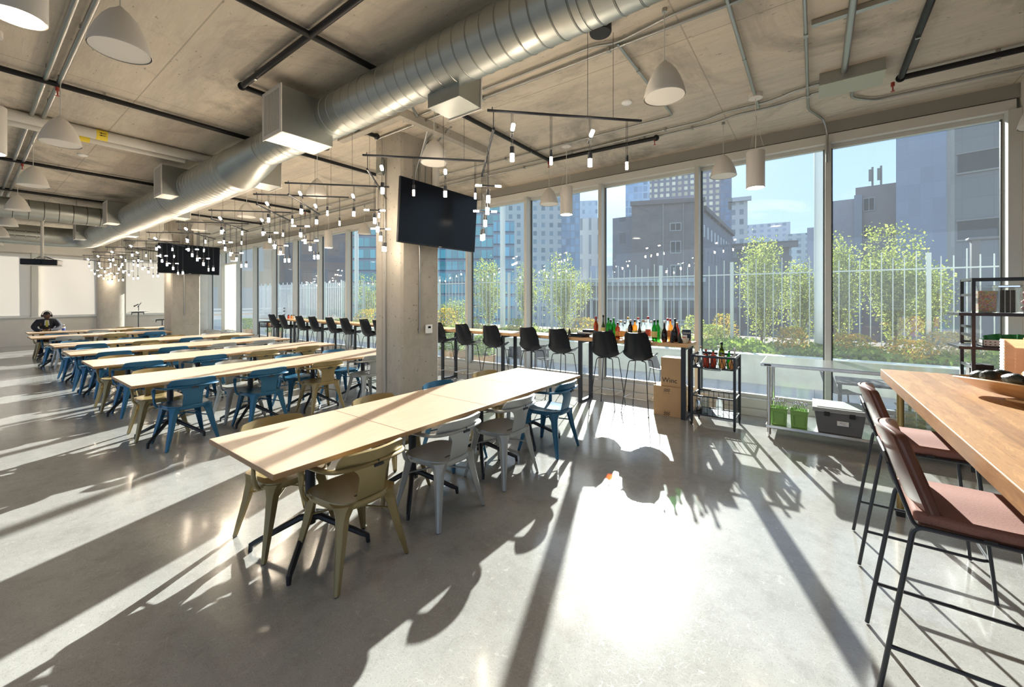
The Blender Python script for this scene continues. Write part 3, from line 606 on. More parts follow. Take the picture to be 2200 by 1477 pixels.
# chandeliers: a 45 degree bar, a lower crossing bar, drops of tube bulbs
def make_chandelier(seed):
    rnd=random.Random(seed)
    t=thing('bulb_chandelier','x','chandelier',(0,0,0),0,'black bar chandeliers with tube bulbs')
    # local origin: middle of the upper bar at z=0 (world 3.15); bar along local x (world 45 deg)
    MB().cyl((-.65,0,0),(.65,0,0),.0115,n=8).cyl((-.61,0,-.008),(-.61,0,.03),.004,n=6).build('upper_bar',M['black_steel'],t)
    MB().cyl((-.60,-.02,-.15),(-.60,1.24,-.15),.0115,n=8).cyl((-.6,0,0),(-.6,0,-.15),.004,n=6).build('lower_bar',M['black_steel'],t)
    b=MB()
    for dx in (.18,.40): b.cyl((dx,0,0),(dx,0,CEIL-3.15-.07),.002,n=5)
    b.build('suspension_cable',M['black_matt'],t)
    MB().lathe([(.085,CEIL-3.15-.09),(.09,CEIL-3.15-.08),(.09,CEIL-3.15)],24,c=(.29,0,0)).build('ceiling_canopy',M['black_matt'],t)
    def drop(x,y,z0,ln,kind):
        m=MB().cyl((x-.006,y,z0),(x-.006,y,z0-ln),.0022,n=5).cyl((x+.006,y,z0),(x+.006,y,z0-ln),.0022,n=5)
        z=z0-ln; br=.017 if kind!='slim' else .011
        m.cyl((x,y,z),(x,y,z-.055),br+.002,n=10)
        g=[((x,y,z-.055),(x,y,z-.055-.06),br)]
        if kind=='cross':
            zz=z+.035; m.cyl((x-.06,y,zz),(x+.06,y,zz),.008,n=8); g+=[((x-.06,y,zz),(x-.115,y,zz),.009),((x+.06,y,zz),(x+.115,y,zz),.009)]
        if kind=='ball':
            g+=[((x,y-.02,z+.13),(x,y-.07,z+.15),.015)]; m.cyl((x,y-.02,z+.13),(x,y+.05,z+.10),.010,n=8)
        s=m.build('bulb_drop',M['black_steel'],t)
        for a,b_,r_ in g: MB().cyl(a,b_,r_,n=10).build('glowing_tube',M['bulb'],s)
    drop(-.45,0,0,.28,'ball'); drop(-.13,0,0,.29,'slim'); drop(.20,0,0,.29,'ball'); drop(.52,0,0,.30,'slim')
    for k,(y,ln,kd) in enumerate(((.42,.34,'cross'),(.58,.46,'big'),(.80,.52,'cross'),(.98,.60,'slim'),(1.17,.64,'big'))):
        drop(-.6+rnd.uniform(-.004,.004),y,-.15,ln+rnd.uniform(-.04,.04),kd)
    return t
ch=make_chandelier(1)
CX=[-1.63,-3.32,-5.03,-5.98,-7.75,-9.5,-11.6,-13.8,-16.0,-18.0,-19.7]
for k,x in enumerate(CX):
    lab='black bar chandelier with glowing tube bulbs, %s one going away from the camera'%ORD[k]
    loc=(x,2.95,3.15)
    if k==0: ch.location=loc; ch.rotation_euler=(0,0,R(45)); ch['label']=lab
    else: dup(ch,loc,R(45),lab)
# ------------------------------------------------------------------ cafe tables and armchairs
def make_table(ln):
    t=thing('cafe_table','x','table',(0,0,0),0,'light plywood cafe tables in rows')
    MB().box(-.455,.455,-ln/2,ln/2,.718,.742).build('tabletop',M['ply_top'],t,smooth=False,bevel=.002)
    MB().box(-.457,.457,-ln/2-.0,ln/2+.0,.712,.7185).box(-.4565,-.455,-ln/2,ln/2,.7185,.740).box(.455,.4565,-ln/2,ln/2,.7185,.740).box(-.4565,.4565,-ln/2-.001,-ln/2,.7185,.740).box(-.4565,.4565,ln/2,ln/2+.001,.7185,.740).build('edge_band',M['ply_edge'],t,smooth=False)
    MB().cyl((0,0,.16),(0,0,.70),.033,n=18).cb((0,0,.70),(.30,.30,.022)).build('pedestal',M['black_steel'],t)
    for a in range(4):
        q=R(45+90*a); c,s=math.cos(q),math.sin(q)
        MB().tube([(0,0,.20),(.06*c,.06*s,.20),(.335*c,.335*s,.06),(.365*c,.365*s,.045),(.37*c,.37*s,.0)],.017,8,radii=[.022,.022,.018,.017,.013]).build('base_foot',M['black_steel'],t)
    return t
ROWX=[-2.7,-6.17,-8.23,-10.12,-12.03,-14.95,-17.05]
RNAME=['front table row','second table row','third table row','fourth table row','fifth table row','sixth table row','last table row']
LN=.857
table=None
for r,x in enumerate(ROWX):
    nn=3 if r==5 else 4
    for k in range(nn):
        y=(.96 if r==0 else .97 if r==5 else 1.06)+LN*.5+k*(LN+.0035)
        lab='plywood cafe table on black star foot, %s, %s counting toward windows'%(RNAME[r],ORD[k])
        if table is None: table=make_table(LN); table.location=(x,y,0); table['label']=lab
        else: dup(table,(x,y,0.0),0,lab)
def make_armchair(paint):
    m=M[paint]; t=thing('metal_armchair','x','chair',(0,0,0),0,'metal armchairs at the long tables')
    # faces +y. seat: rounded trapezoid pan
    def outline(s=1,dz=0):
        pts=[]
        for k in range(28):
            a=2*math.pi*k/28; c,s_=math.cos(a),math.sin(a)
            x=.225*math.copysign(abs(c)**.62,c); y=.215*math.copysign(abs(s_)**.62,s_)
            x*= .93+.09*(y/.215); pts.append((x*s,y*s+.0,dz))
        return pts
    rings=[outline(.98,.418),outline(1.0,.425),outline(1.0,.452),outline(.985,.459),outline(.93,.457),outline(.6,.446),outline(.25,.443)]
    vs=[p for r_ in rings for p in r_]; n_=28
    fs=[(i*n_+j,i*n_+(j+1)%n_,(i+1)*n_+(j+1)%n_,(i+1)*n_+j) for i in range(6) for j in range(n_)]+[tuple(range(6*n_,7*n_))]+[tuple(range(n_-1,-1,-1))]
    MB().add(vs,fs).build('seat',m,t,ang=50)
    MB().box(-.05,.055,-.115,-.103,.4455,.4475).build('seat_slot',M['gasket'],t,smooth=False)
    half=[(.225,.11,.425),(.245,.12,.45),(.255,.125,.50),(.260,.125,.60),(.262,.105,.645),(.262,.05,.662),(.262,-.05,.668),(.258,-.14,.672),(.235,-.205,.676),(.18,-.245,.680),(.10,-.262,.682),(0,-.268,.683)]
    path=half+[(-x,y,z) for x,y,z in half[-2::-1]]
    MB().tube(fillet(path,.03,2),.017,8,flat=(1.15,.75),up=(0,0,1)).build('arm_rail',m,t,ang=60)
    def sp(u,v):   # splat from seat rear up to the rail, widening at the top
        w=.092+.07*max(0,(v-.62)/.38)**2.2+.03*(1-min(1,v/.12))**2; x=(u*2-1)*w
        y=-.19-.062*v**.8-(0.0 if v>.1 else 0)+ .35*x*x*6*(.4+.6*v)*.6; z=.43+.25*v
        return (x,y,z)
    MB().sheet(sp,8,12,.007).build('splat',m,t,ang=60)
    def bk(u,v):
        x=(u*2-1)*.225*(1-.10*v**3); z=.682+.088*v-.012*abs(u*2-1)**4*v
        y=-.262-.030*v+1.35*x*x
        return (x,y,z)
    MB().sheet(bk,16,5,.016).build('backrest',m,t,ang=60)
    MB().cyl((-.03,-.285,.668),(.03,-.285,.668),.009,n=8).cyl((0,-.28,.668),(0,-.283,.695),.005,n=6).build('back_clip',M['gasket'],t)
    for sx in (-1,1):
        for sy in (-1,1):
            def cs(cx,cy,z,a,b_):
                # outward facing shell section
                ux,uy=sx*.7071,sy*.7071; vx,vy=-uy,ux
                P=[]
                for du,dv in ((b_,-a*.45),(b_*1.15,0),(b_,a*.45),(-b_*.55,a*.95),(-b_*.75,a*.8),(-b_*.1,0),(-b_*.75,-a*.8),(-b_*.55,-a*.95)):
                    P.append((cx+ux*du+vx*dv,cy+uy*du+vy*dv,z))
                return P
            secs=[cs(sx*.150,sy*.150,.452,.095,.045),cs(sx*.158,sy*.158,.42,.062,.036),cs(sx*.168,sy*.166,.37,.042,.029),cs(sx*.19,sy*.187,.25,.034,.024),cs(sx*.243,sy*.238,.006,.019,.013)]
            vs=[p for s_ in secs for p in s_]; k=8
            fs=[(i*k+j,i*k+(j+1)%k,(i+1)*k+(j+1)%k,(i+1)*k+j) for i in range(4) for j in range(k)]+[tuple(range(k)),tuple(range(5*k-1,4*k-1,-1))]
            fs=[tuple(reversed(f)) for f in fs] if sx*sy>0 else fs
            lg=MB().add(vs,fs).build('leg',m,t,ang=35)
            MB().cyl((sx*.243,sy*.238,0),(sx*.243,sy*.238,.007),.012,n=8).build('rubber_foot',M['gasket'],lg)
    MB().tube([(-.185,-.18,.30),(0,0,.345),(.185,.18,.30)],.007,6).tube([(.185,-.18,.30),(0,0,.345),(-.185,.18,.30)],.007,6).build('cross_brace',m,t)
    return t
PROTO={c:make_armchair(c+'_paint') for c in ('olive','blue','grey')}
seen=set()
NEAR=[['olive','grey','grey','blue'],['blue','blue','olive','grey'],['blue','blue','olive','olive'],['blue','blue','grey','grey'],['blue','olive','blue','olive'],['grey','olive','blue'],[None,'grey','olive','blue']]
FAR=[['olive','olive','blue','olive'],['olive','grey','blue','blue'],['olive','grey','grey','grey'],['blue','olive','grey','blue'],['blue','blue','olive','grey'],['blue','grey','blue'],['olive','grey','olive','grey']]
YN=[[1.48,2.24,3.03,3.88],[1.55,2.35,3.15,3.92]]
rc=random.Random(3)
for r,x in enumerate(ROWX):
    for side,lst in ((1,NEAR[r]),(-1,FAR[r])):
        for k,c in enumerate(lst):
            if c is None: continue
            if side==1: y=YN[0][k] if r==0 else YN[1][k]
            else: y=[1.37,2.23,3.02,3.78][k]+(0 if r==0 else .08)
            px_=x+side*(.33 if side==1 else .30)+rc.uniform(-.02,.02)
            if r==0: px_=x+(.335 if side==1 else -.285)
            rz=(R(90) if side==1 else R(-90))+rc.uniform(-.05,.05)
            if r==5 and side==1 and k==2: pass
            s='camera side' if side==1 else 'far side'
            lab='%s metal armchair, %s of %s, %s seat counting toward windows'%(c,s,RNAME[r],ORD[k])
            if r==6 and side==-1 and k==0:
                lab='olive metal armchair that the person in the dark suit sits on'
            p=PROTO[c]
            if c not in seen: p.location=(px_,y,0); p.rotation_euler=(0,0,rz); p['label']=lab; seen.add(c)
            else: dup(p,(px_,y,0),rz,lab)
# ------------------------------------------------------------------ window bar
t=thing('bar_counter','long timber bar counter on black steel frames along the windows','counter')
for a,b_ in ((-13.5,-10.46),(-10.455,-7.43),(-7.425,-4.40),(-4.395,-1.37)):
    MB().box(a,b_,5.84,6.32,.99,1.04).build('counter_top',M['bar_wood'],t,smooth=False,bevel=.004)
for k in range(9):
    x=-1.44-1.56*k if k<8 else -13.40
    m=MB()
    m.box(x-.03,x+.03,5.86,5.90,0,.99).box(x-.03,x+.03,6.24,6.28,0,.99).box(x-.03,x+.03,5.90,6.24,.01,.04).box(x-.03,x+.03,5.90,6.24,.95,.99)
    m.build('leg_frame',M['black_steel'],t,smooth=False,bevel=.003)
MB().box(-13.4,-1.4,6.25,6.28,.955,.985).build('rear_rail',M['black_steel'],t,smooth=False)
def make_stool():
    t=thing('shell_bar_stool','x','bar stool',(0,0,0),0,'black shell bar stools at the window counter')
    # faces +y (window). shell surface
    def sh(u,v):
        s=v
        P=[(.22,.765),(.18,.775),(.08,.768),(-.03,.755),(-.11,.762),(-.17,.82),(-.21,.92),(-.245,1.03),(-.275,1.13),(-.288,1.17)]
        f=s*(len(P)-1); i=min(int(f),len(P)-2); q=f-i
        y=P[i][0]*(1-q)+P[i+1][0]*q; z=P[i][1]*(1-q)+P[i+1][1]*q
        W=[.165,.20,.215,.222,.22,.212,.20,.188,.168,.13]
        w=W[i]*(1-q)+W[i+1]*q
        a=(u*2-1); x=a*w
        side=max(0,1-abs(s-.5)/.5)
        lift=.085*abs(a)**2.6*(1 if s<.5 else 1-(s-.5)*1.6 if s<.9 else .36)
        z2=z+lift*(1 if s<.55 else .35); y2=y+(.11*abs(a)**2.2*max(0,min(1,(s-.42)/.25)))
        return (x,y2,z2)
    MB().sheet(sh,14,22,.008).build('shell_seat',M['black_plastic'],t,ang=60)
    feet=[(-.20,-.22),(.20,-.22),(.20,.22),(-.20,.22)]; tops=[(-.12,-.11),(.12,-.11),(.12,.13),(-.12,.13)]
    for (fx,fy),(tx,ty) in zip(feet,tops):
        l=MB().tube(fillet([(tx*.35,ty*.6,.752),(tx,ty,.748),(tx+(fx-tx)*.12,ty+(fy-ty)*.12,.71),(fx,fy,.006)],.03,4),.0065,8).build('leg',M['black_steel'],t)
        MB().cyl((fx,fy,0),(fx,fy,.012),.011,n=8).build('foot_glide',M['black_matt'],l)
    q=.70; rp=[(tx+(fx-tx)*q,ty+(fy-ty)*q,.75*(1-q)+.0) for (fx,fy),(tx,ty) in zip(feet,tops)]
    MB().tube(rp+[rp[0]],.005,6).build('foot_ring',M['chrome'],t)
    MB().tube([(-.1,-.1,.752),(.1,.12,.752)],.006,6).tube([(.1,-.1,.752),(-.1,.12,.752)],.006,6).build('seat_spider',M['black_steel'],t)
    return t
st=None
SX=[-1.99,-2.484,-3.245,-3.817,-4.633,-5.309,-5.99]+[-7.885,-8.401,-9.233,-9.874,-10.743,-11.456,-12.438,-13.103]
for k,x in enumerate(SX):
    if k<7: lab='black shell bar stool at the near run of counter, %s one counting from the bottles'%ORD[k]
    else: lab='black shell bar stool at the far run of counter, %s one past the concrete column'%ORD[k-7]
    loc=(x*1.031,5.93,0); rz=rc.uniform(-.10,.06)
    if st is None: st=make_stool(); st.location=loc; st.rotation_euler=(0,0,rz); st['label']=lab
    else: dup(st,loc,rz,lab)
# ------------------------------------------------------------------ bottles and things on the bar
CT=1.04
def bottle(kind,x,y,z,label,glass,cap,lab=None,h=.30,r=.038,group='liquor bottles on the bar counter',fill=None):
    t=thing('liquor_bottle',label,'bottle',(x,y,z),0,group)
    if kind=='wine': prof=[(r*.9,0),(r,.01),(r,h*.60),(r*.75,h*.70),(r*.38,h*.78),(r*.36,h*.97)]
    elif kind=='square': prof=[(r*.9,0),(r,.01),(r,h*.66),(r*.9,h*.71),(r*.35,h*.76),(r*.35,h*.96)]
    elif kind=='slim': prof=[(r*.8,0),(r*.85,.01),(r*.85,h*.5),(r*.5,h*.62),(r*.3,h*.72),(r*.28,h*.97)]
    else: prof=[(r*.9,0),(r*1.1,.03),(r*1.05,h*.45),(r*.6,h*.6),(r*.35,h*.68),(r*.33,h*.96)]
    MB().lathe(prof,16 if kind!='square' else 8).build('bottle_glass',glass,t)
    MB().lathe([(r*.42,h*.90),(r*.44,h*.905),(r*.44,h*.995),(r*.38,h)],12).build('bottle_cap',cap,t)
    if fill: MB().lathe([(r*.86,.008),(r*.90,.014),(r*.90,h*.42)],14).build('drink',fill,t)
    if lab: MB().lathe([(r*1.02,h*.18),(r*1.02,h*.46)],16,cap0=False,cap1=False).build('bottle_label',lab,t)
    return t
red=mat('cap_red',(.45,.02,.02),.4); gold=mat('cap_gold',(.65,.40,.08),.35,.6); blk=M['black_plastic']; cork=mat('cork',(.45,.28,.15),.8)
lw=mat('label_white',(.75,.73,.68),.6); ly=mat('label_yellow',(.75,.62,.22),.6); lr=mat('label_red',(.55,.08,.05),.6); ld=mat('label_dark',(.03,.03,.035),.6); lo=mat('label_orange',(.80,.35,.10),.6)
whisky=mat('drink_amber',(.75,.33,.05),.1,trans=.6); clr=M['clear_glass']
BOT=[('wine',1280.4,6.10,'amber bottle with a red cap, first after the black trays',M['amber_glass'],red,None,.33),
('slim',1296,6.02,'tall slim dark olive bottle beside the red capped amber one',M['olive_glass'],blk,ly,.36),
('wine',1307,6.20,'dark green bottle behind the slim olive bottle',M['green_glass'],M['green_glass'],None,.31),
('square',1312,6.02,'green bottle with a black label near the slim olive bottle',M['green_glass'],M['black_matt'],ld,.29),
('wine',1318.5,6.2,'bright green bottle at the back next to the black labelled one',M['green_glass'],mat('cap_green',(.03,.25,.08),.4),None,.31),
('square',1327,6.03,'short amber bottle with a dark cap and brown label',M['amber_glass'],blk,lo,.25),
('square',1334,6.18,'clear bottle with orange drink behind the short amber one',clr,gold,None,.27),
('wine',1342.5,6.03,'clear bottle with an orange label left of the black glass bottle',clr,blk,lo,.26),
('wine',1349,6.2,'clear bottle with a gold cap behind the orange labelled one',clr,gold,lw,.33),
('wine',1354.5,6.04,'black glass bottle with a white stopper among clear ones',M['dark_glass'],lw,ld,.30),
('square',1364,6.03,'square whisky bottle with a dark cap and cream label',M['whisky_glass'],blk,ly,.30),
('square',1371,6.2,'clear square bottle with a pink topped stopper behind the whisky',clr,lr,None,.33),
('slim',1374,6.02,'slim bottle in dark netting right of the square whisky',M['dark_glass'],blk,None,.27),
('wine',1382,6.05,'clear bottle with a cork stopper in the middle of the group',clr,cork,lw,.30),
('square',1388,6.2,'clear bottle with a silver cap behind the cork stoppered one',clr,M['frame_light'],None,.29),
('wine',1392.5,6.06,'clear bottle with a bright red cap and red star label',clr,red,lr,.35),
('square',1399,6.2,'empty clear bottle between the red cap and the green bottle',clr,M['frame_light'],lw,.28),
('wine',1406,6.00,'green bottle with a large yellow label and dark neck',M['green_glass'],blk,ly,.31),
('wine',1413,6.18,'plain green bottle just behind the yellow labelled one',M['green_glass'],M['green_glass'],None,.30),
('flask',1427.5,5.97,'dark brown liqueur bottle with a pale cap and patterned label',M['dark_glass'],lw,lr,.30),
('wine',1434.5,6.15,'clear bottle with a wide red cap behind the brown liqueur',clr,red,lo,.33),
('square',1440,6.2,'amber filled bottle with a second red cap near the sign',M['whisky_glass'],red,lw,.32),
('flask',1450.5,6.05,'dark bottle with a tilted pourer and red label next to the sign',M['dark_glass'],blk,lr,.33),
('wine',1455,6.2,'red drink bottle at the back of the group by the sign',mat('red_drink',(.6,.05,.03),.2),gold,None,.27)]
for kd,u,y,l,g,c,lb,h in BOT:
    p=aty(u,y); bottle(kd,p.x,y,CT,l,g,c,lb,h,.037 if kd!='slim' else .033,fill=whisky if 'short amber' in l or 'square whisky' in l else None)
for u,y,h,l in ((1444,5.93,.19,'small black cone tree ornament before the dark liqueur bottles'),(1460.5,5.93,.15,'smaller black cone tree ornament beside the white bowl'),(1223.5,6.0,.13,'little black cone tree ornament beside the stacked trays')):
    p=aty(u,y); t=thing('cone_ornament',l,'ornament',(p.x,y,CT),0,'black cone ornaments')
    MB().lathe([(.02,0),(.02,.012),(.034,.014),(.026,h*.35),(.014,h*.75),(.002,h)],14).build('ornament_body',M['black_matt'],t)
p=aty(1471,5.95); t=thing('serving_bowl','small cream bowl beside the blend sign','bowl',(p.x,5.97,CT))
MB().lathe([(.03,0),(.034,.006),(.055,.065),(.051,.065),(.03,.010)],20,cap1=False).build('bowl_wall',mat('cream_ceramic',(.72,.66,.52),.35),t)
p=aty(1475,6.12); t=thing('counter_sign','dark blue counter sign lettered blend','sign',(p.x,6.12,CT),R(12))
MB().cb((0,0,.10),(.115,.012,.16)).cb((0,.02,.01),(.09,.06,.02)).build('sign_board',mat('navy',(.012,.03,.06),.5),t,smooth=False,bevel=.002)
text('blend',.042,lw,t,(.0,-.0075,.13),(R(90),0,0))
p=aty(1470,6.05); t=thing('drink_coaster_pack','small white and pink card pack in front of the blend sign','card pack',(p.x+.0,6.06,CT),R(5))
MB().cb((0,0,.055),(.07,.02,.10)).build('pack_body',lw,t,smooth=False,bevel=.002); MB().cb((0,-.0105,.06),(.05,.001,.03)).build('pack_print',lr,t,smooth=False)
p=aty(1487,6.1); t=thing('wooden_tray','small wooden tray at the very end of the counter','tray',(-1.47,6.09,CT),R(10))
MB().cb((0,0,.005),(.15,.20,.01)).cb((-.073,0,.022),(.008,.20,.03)).cb((.073,0,.022),(.008,.20,.03)).cb((0,-.098,.022),(.15,.008,.03)).cb((0,.098,.022),(.15,.008,.03)).build('tray_body',M['bar_wood'],t,smooth=False)
for k,(u,y,dz,sz,l) in enumerate(((1240,5.98,0,(.34,.22,.02),'lowest flat black tray on the counter left of the bottles'),(1248,6.02,.02,(.28,.22,.03),'second black tray lying on the flat one'),(1258,6.05,.05,(.22,.18,.035),'black book stack with white pages above the trays'),(1266,6.1,.085,(.18,.16,.03),'topmost black folder on the tray pile'))):
    p=aty(u,y); t=thing('serving_tray',l,'tray',(p.x,y,CT+dz),R(-8+5*k),'black trays beside the bottles')
    MB().cb((0,0,sz[2]/2),sz).build('tray_body',M['black_plastic'],t,smooth=False,bevel=.004)
    if k==2: MB().cb((.01,-.001,sz[2]/2),(sz[0]-.01,sz[1],sz[2]*.6)).build('paper_edge',lw,t,smooth=False)
# far counter clutter: small jars
for k,(x,c) in enumerate(((-13.2,lr),(-13.0,lo),(-12.85,lw))):
    t=thing('sauce_jar','%s sauce jar on the far end of the bar counter'%('red','orange','white')[k],'jar',(x,6.1,CT),0,'sauce jars on the far counter end')
    MB().lathe([(.035,0),(.035,.09),(.025,.10)],12).build('jar_body',c,t); MB().lathe([(.028,.10),(.028,.12)],12).build('jar_lid',M['black_plastic'],t)
# cardboard boxes
def carton(x0,x1,y0,y1,z0,z1,label):
    t=thing('cardboard_box',label,'box',((x0+x1)/2,(y0+y1)/2,z0),0,'cardboard boxes by the counter leg'); w,d,h=(x1-x0)/2,(y1-y0)/2,z1-z0
    MB().box(-w,w,-d,d,0,h-.003).build('box_body',M['cardboard'],t,smooth=False,bevel=.004)
    MB().box(-w,-.001,-d,d,h-.003,h).box(.001,w,-d,d,h-.003,h).build('box_flap',M['cardboard'],t,smooth=False)
    return t,w,d,h
t,w,d,h=carton(-1.86,-1.48,5.93,6.23,0,.415,'larger brown cardboard box standing on the floor with checked tape marks')
for z in (h-.05,.035):
    b=MB()
    for i in range(6):
        for j in range(4):
            if (i+j)%2==0: b.box(-.045+i*.014,-.045+i*.014+.013,-d-.0015,-d,z-.024+j*.012,z-.024+j*.012+.011)
    b.build('checked_mark',M['ink'],t,smooth=False)
for zz,ww in ((h-.095,.04),(.07,.05)):
    b=MB().tube([(-.005-ww+2*ww*i/14,-d-.001,zz+(.003 if i%2 else -.003)) for i in range(15)],.0012,4); b.build('small_print',M['ink'],t)
t,w,d,h=carton(-1.765,-1.485,5.96,6.20,.415,.815,'smaller cardboard box printed Winc, stacked on the larger one')
text('Winc',.095,M['ink'],t,(-.02,-d-.002,.085),(R(90),0,0))
# wire carts
def cart(x0,x1,y0,y1,label,small=False):
    t=thing('bar_cart',label,'cart',((x0+x1)/2,(y0+y1)/2,0),0,'black wire bar carts'); w,d=(x1-x0)/2,(y1-y0)/2
    for sx in (-1,1):
        for sy in (-1,1):
            MB().box(sx*w-.015,sx*w+.015,sy*d-.015,sy*d+.015,.07,.915).build('post',M['black_steel'],t,smooth=False,bevel=.002)
            c=MB().lathe([(.028,-.010),(.032,-.007),(.032,.007),(.028,.010)],18,c=(sx*w,sy*d-.012,.032),axis='x'); c.box(sx*w-.014,sx*w+.014,sy*d-.015,sy*d+.012,.05,.075)
            c.build('caster',M['black_matt'],t)
    def frame(z,th=.014):
        return MB().box(-w,w,-d-.008,-d+.008,z-th,z+th).box(-w,w,d-.008,d+.008,z-th,z+th).box(-w-.008,-w+.008,-d,d,z-th,z+th).box(w-.008,w+.008,-d,d,z-th,z+th)
    def wires(z0,z1,step,diag=False):
        b=MB(); n_=int(2*w/step); 
        for i in range(n_+1):
            x=-w+2*w*i/n_
            for y in (-d,d): b.cyl((x,y,z0),(x+(.5*step if diag else 0)*(1 if i<n_ else 0),y,z1),.004,n=5)
            if diag and i<n_:
                for y in (-d,d): b.cyl((x+step,y,z0),(x+.3*step,y,z1),.004,n=5)
        n2=int(2*d/step)
        for i in range(1,n2):
            y=-d+2*d*i/n2
            for x in (-w,w): b.cyl((x,y,z0),(x,y,z1),.004,n=5)
        return b
    f=frame(.905); f.v+= [] ; up=f.build('top_rim',M['black_steel'],t,smooth=False)
    fr=frame(.755,.008); fr.box(-w,w,-d,d,.747,.753).build('top_shelf',M['black_steel'],t,smooth=False)
    wires(.76,.9,.055,True).build('rim_wires',M['black_steel'],up)
    lo_=frame(.385,.008).build('lower_rim',M['black_steel'],t,smooth=False); wires(.15,.385,.06).build('rim_wires',M['black_steel'],lo_)
    frame(.145,.008).box(-w,w,-d,d,.137,.143).build('lower_shelf',M['black_steel'],t,smooth=False)
    MB().tube(fillet([(-.10,-d-.01,.755),(-.10,-d-.05,.745),(.10,-d-.05,.745),(.10,-d-.01,.755)],.02),.005,6).build('pull_handle',M['black_steel'],t)
    return (x0+x1)/2,(y0+y1)/2
cx,cy_=cart(-1.30,-.80,5.74,6.16,'black wire bar cart on casters beside the cardboard boxes')
cart(-14.55,-13.95,5.80,6.25,'black wire cart loaded with sauces at the far end of the counter')
k=0
for dx,dy,h,r,kd,c,cap,l in ((-.19,.02,.17,.028,'wine',clr,cork,'slender clear syrup bottle at the cart corner by the post'),(-.10,-.10,.13,.04,'square',mat('sauce_red',(.55,.07,.03),.25),blk,'wide jar of red salsa on the cart front'),(-.02,-.06,.15,.035,'square',M['sauce_red'],mat('cap_green2',(.05,.3,.08),.4),'red hot sauce bottle with a green cap'),
  (.02,.08,.18,.03,'slim',clr,mat('cap_white',(.8,.8,.8),.4),'pale bitters bottle toward the back of the cart'),(.07,.0,.22,.036,'wine',M['olive_glass'],blk,'tall dark green bottle on the cart'),(.10,-.11,.12,.034,'square',lo,cork,'squat orange sauce jar near the cart front'),
  (.16,-.02,.15,.03,'square',M['green_glass'],blk,'small green bottle on the cart'),(.20,-.12,.12,.028,'flask',lo,M['cap_white'],'little orange bottle at the cart front corner'),(.21,.08,.17,.026,'slim',lw,M['cap_white'],'white squeeze bottle at the back cart corner'),(-.14,.10,.14,.034,'square',M['amber_glass'],lr,'amber jar at the rear of the cart')):
    bottle(kd,cx+dx,cy_+dy,.756,l,c,cap,None,h*1.5,r,'sauce and mixer bottles on the bar cart')
for k,(x,c,l) in enumerate(((-14.45,lr,'red'),(-14.3,lo,'orange'),(-14.18,lw,'white'),(-14.08,lr,'crimson'))):
    bottle('square',x,6.0,.756,'%s condiment bottle on the far black cart, %s along'%(l,ORD[k]),c,blk,None,.14,.035,'condiment bottles on the far cart')
# shakers in the lower basket
for k,(dx,l) in enumerate(((-.18,'chrome cocktail shaker in the lower cart basket beside the post'),(-.10,'ribbed glass tumbler stack in the lower cart basket'),(.06,'tall clear carafe in the middle of the lower cart basket'))):
    t=thing('cocktail_shaker',l,'shaker',(cx+dx,cy_-.12,.143),0,'barware in the lower cart basket')
    if k==1:
        b=MB(); 
        for j in range(6): b.lathe([(.033,.035*j),(.037,.035*j+.03),(.034,.035*j+.032)],14,cap0=(j==0))
        b.build('stacked_tumblers',clr,t)
    else:
        MB().lathe([(.032,0),(.04,.01),(.044,.15),(.03,.20),(.02,.21),(.022,.235),(.0,.24)],18).build('vessel_body',M['chrome'] if k==0 else clr,t)
# ------------------------------------------------------------------ steel work table
t=thing('steel_table','stainless steel work table with an undershelf against the windows','table',(.55,6.08,0))
MB().box(-1.07,1.07,-.36,.36,.845,.885).build('table_top',M['steel_brushed'],t,smooth=False,bevel=.006)
MB().cb((-1.0,-.3605,.865),(.07,.001,.018)).build('maker_plate',M['black_matt'],t,smooth=False)
for sx in (-1,1):
    for sy in (-1,1):
        l=MB().cyl((sx*.99,sy*.31,.06),(sx*.99,sy*.31,.845),.021,n=16).build('leg',M['steel_brushed'],t)
        MB().lathe([(.014,0),(.018,.01),(.024,.06)],12,c=(sx*.99,sy*.31,0)).build('foot',M['chrome'],l)
MB().box(-1.02,1.02,-.335,.335,.115,.15).build('undershelf',M['steel_brushed'],t,smooth=False,bevel=.004)
gr=mat('caddy_green',(.22,.42,.10),.35)
TX=.55
for k,(x,l) in enumerate(((-.345,'green plastic cutlery tub beside the steel table leg'),(-.145,'green plastic cutlery tub next to the grey tote'))):
    t=thing('cutlery_caddy',l,'tub',(x,5.86,.15),0,'green cutlery tubs on the undershelf')
    b=MB(); w=.085
    b.hexa([(-w+.008,-.06,0),(w-.008,-.06,0),(w-.008,.06,0),(-w+.008,.06,0),(-w,-.07,.20),(w,-.07,.20),(w,.07,.20),(-w,.07,.20)])
    b.f.remove(b.f[1]); b.v,b.f=b.v,b.f
    b.build('tub_wall',gr,t,smooth=False,bevel=.006)
    MB().cb((0,-.073,.195),(.18,.012,.014)).cb((0,.073,.195),(.18,.012,.014)).cb((-.087,0,.195),(.012,.15,.014)).cb((.087,0,.195),(.012,.15,.014)).build('tub_rim',gr,t,smooth=False,bevel=.003)
    MB().tube(fillet([(-.05,-.069,.03),(-.056,-.073,.15),(.056,-.073,.15),(.05,-.069,.03)],.02),.004,6).build('tub_rib',gr,t)
    rq=random.Random(k)
    b=MB()
    for j in range(22):
        x_,y_=rq.uniform(-.06,.06),rq.uniform(-.045,.045); tx,ty=rq.uniform(-.03,.03),rq.uniform(-.03,.03); hh=rq.uniform(.24,.28)
        b.cyl((x_,y_,.05),(x_+tx,y_+ty,hh),.003,n=5); b.sphere((x_+tx,y_+ty,hh+.01),.013,8,6,(1,.4,1.4))
    c=b.build('cutlery',M['chrome'],t); c['kind']='stuff'
t=thing('storage_tote','grey lidded plastic tote with a white handwritten label on the undershelf','tote',(.22,5.97,.15))
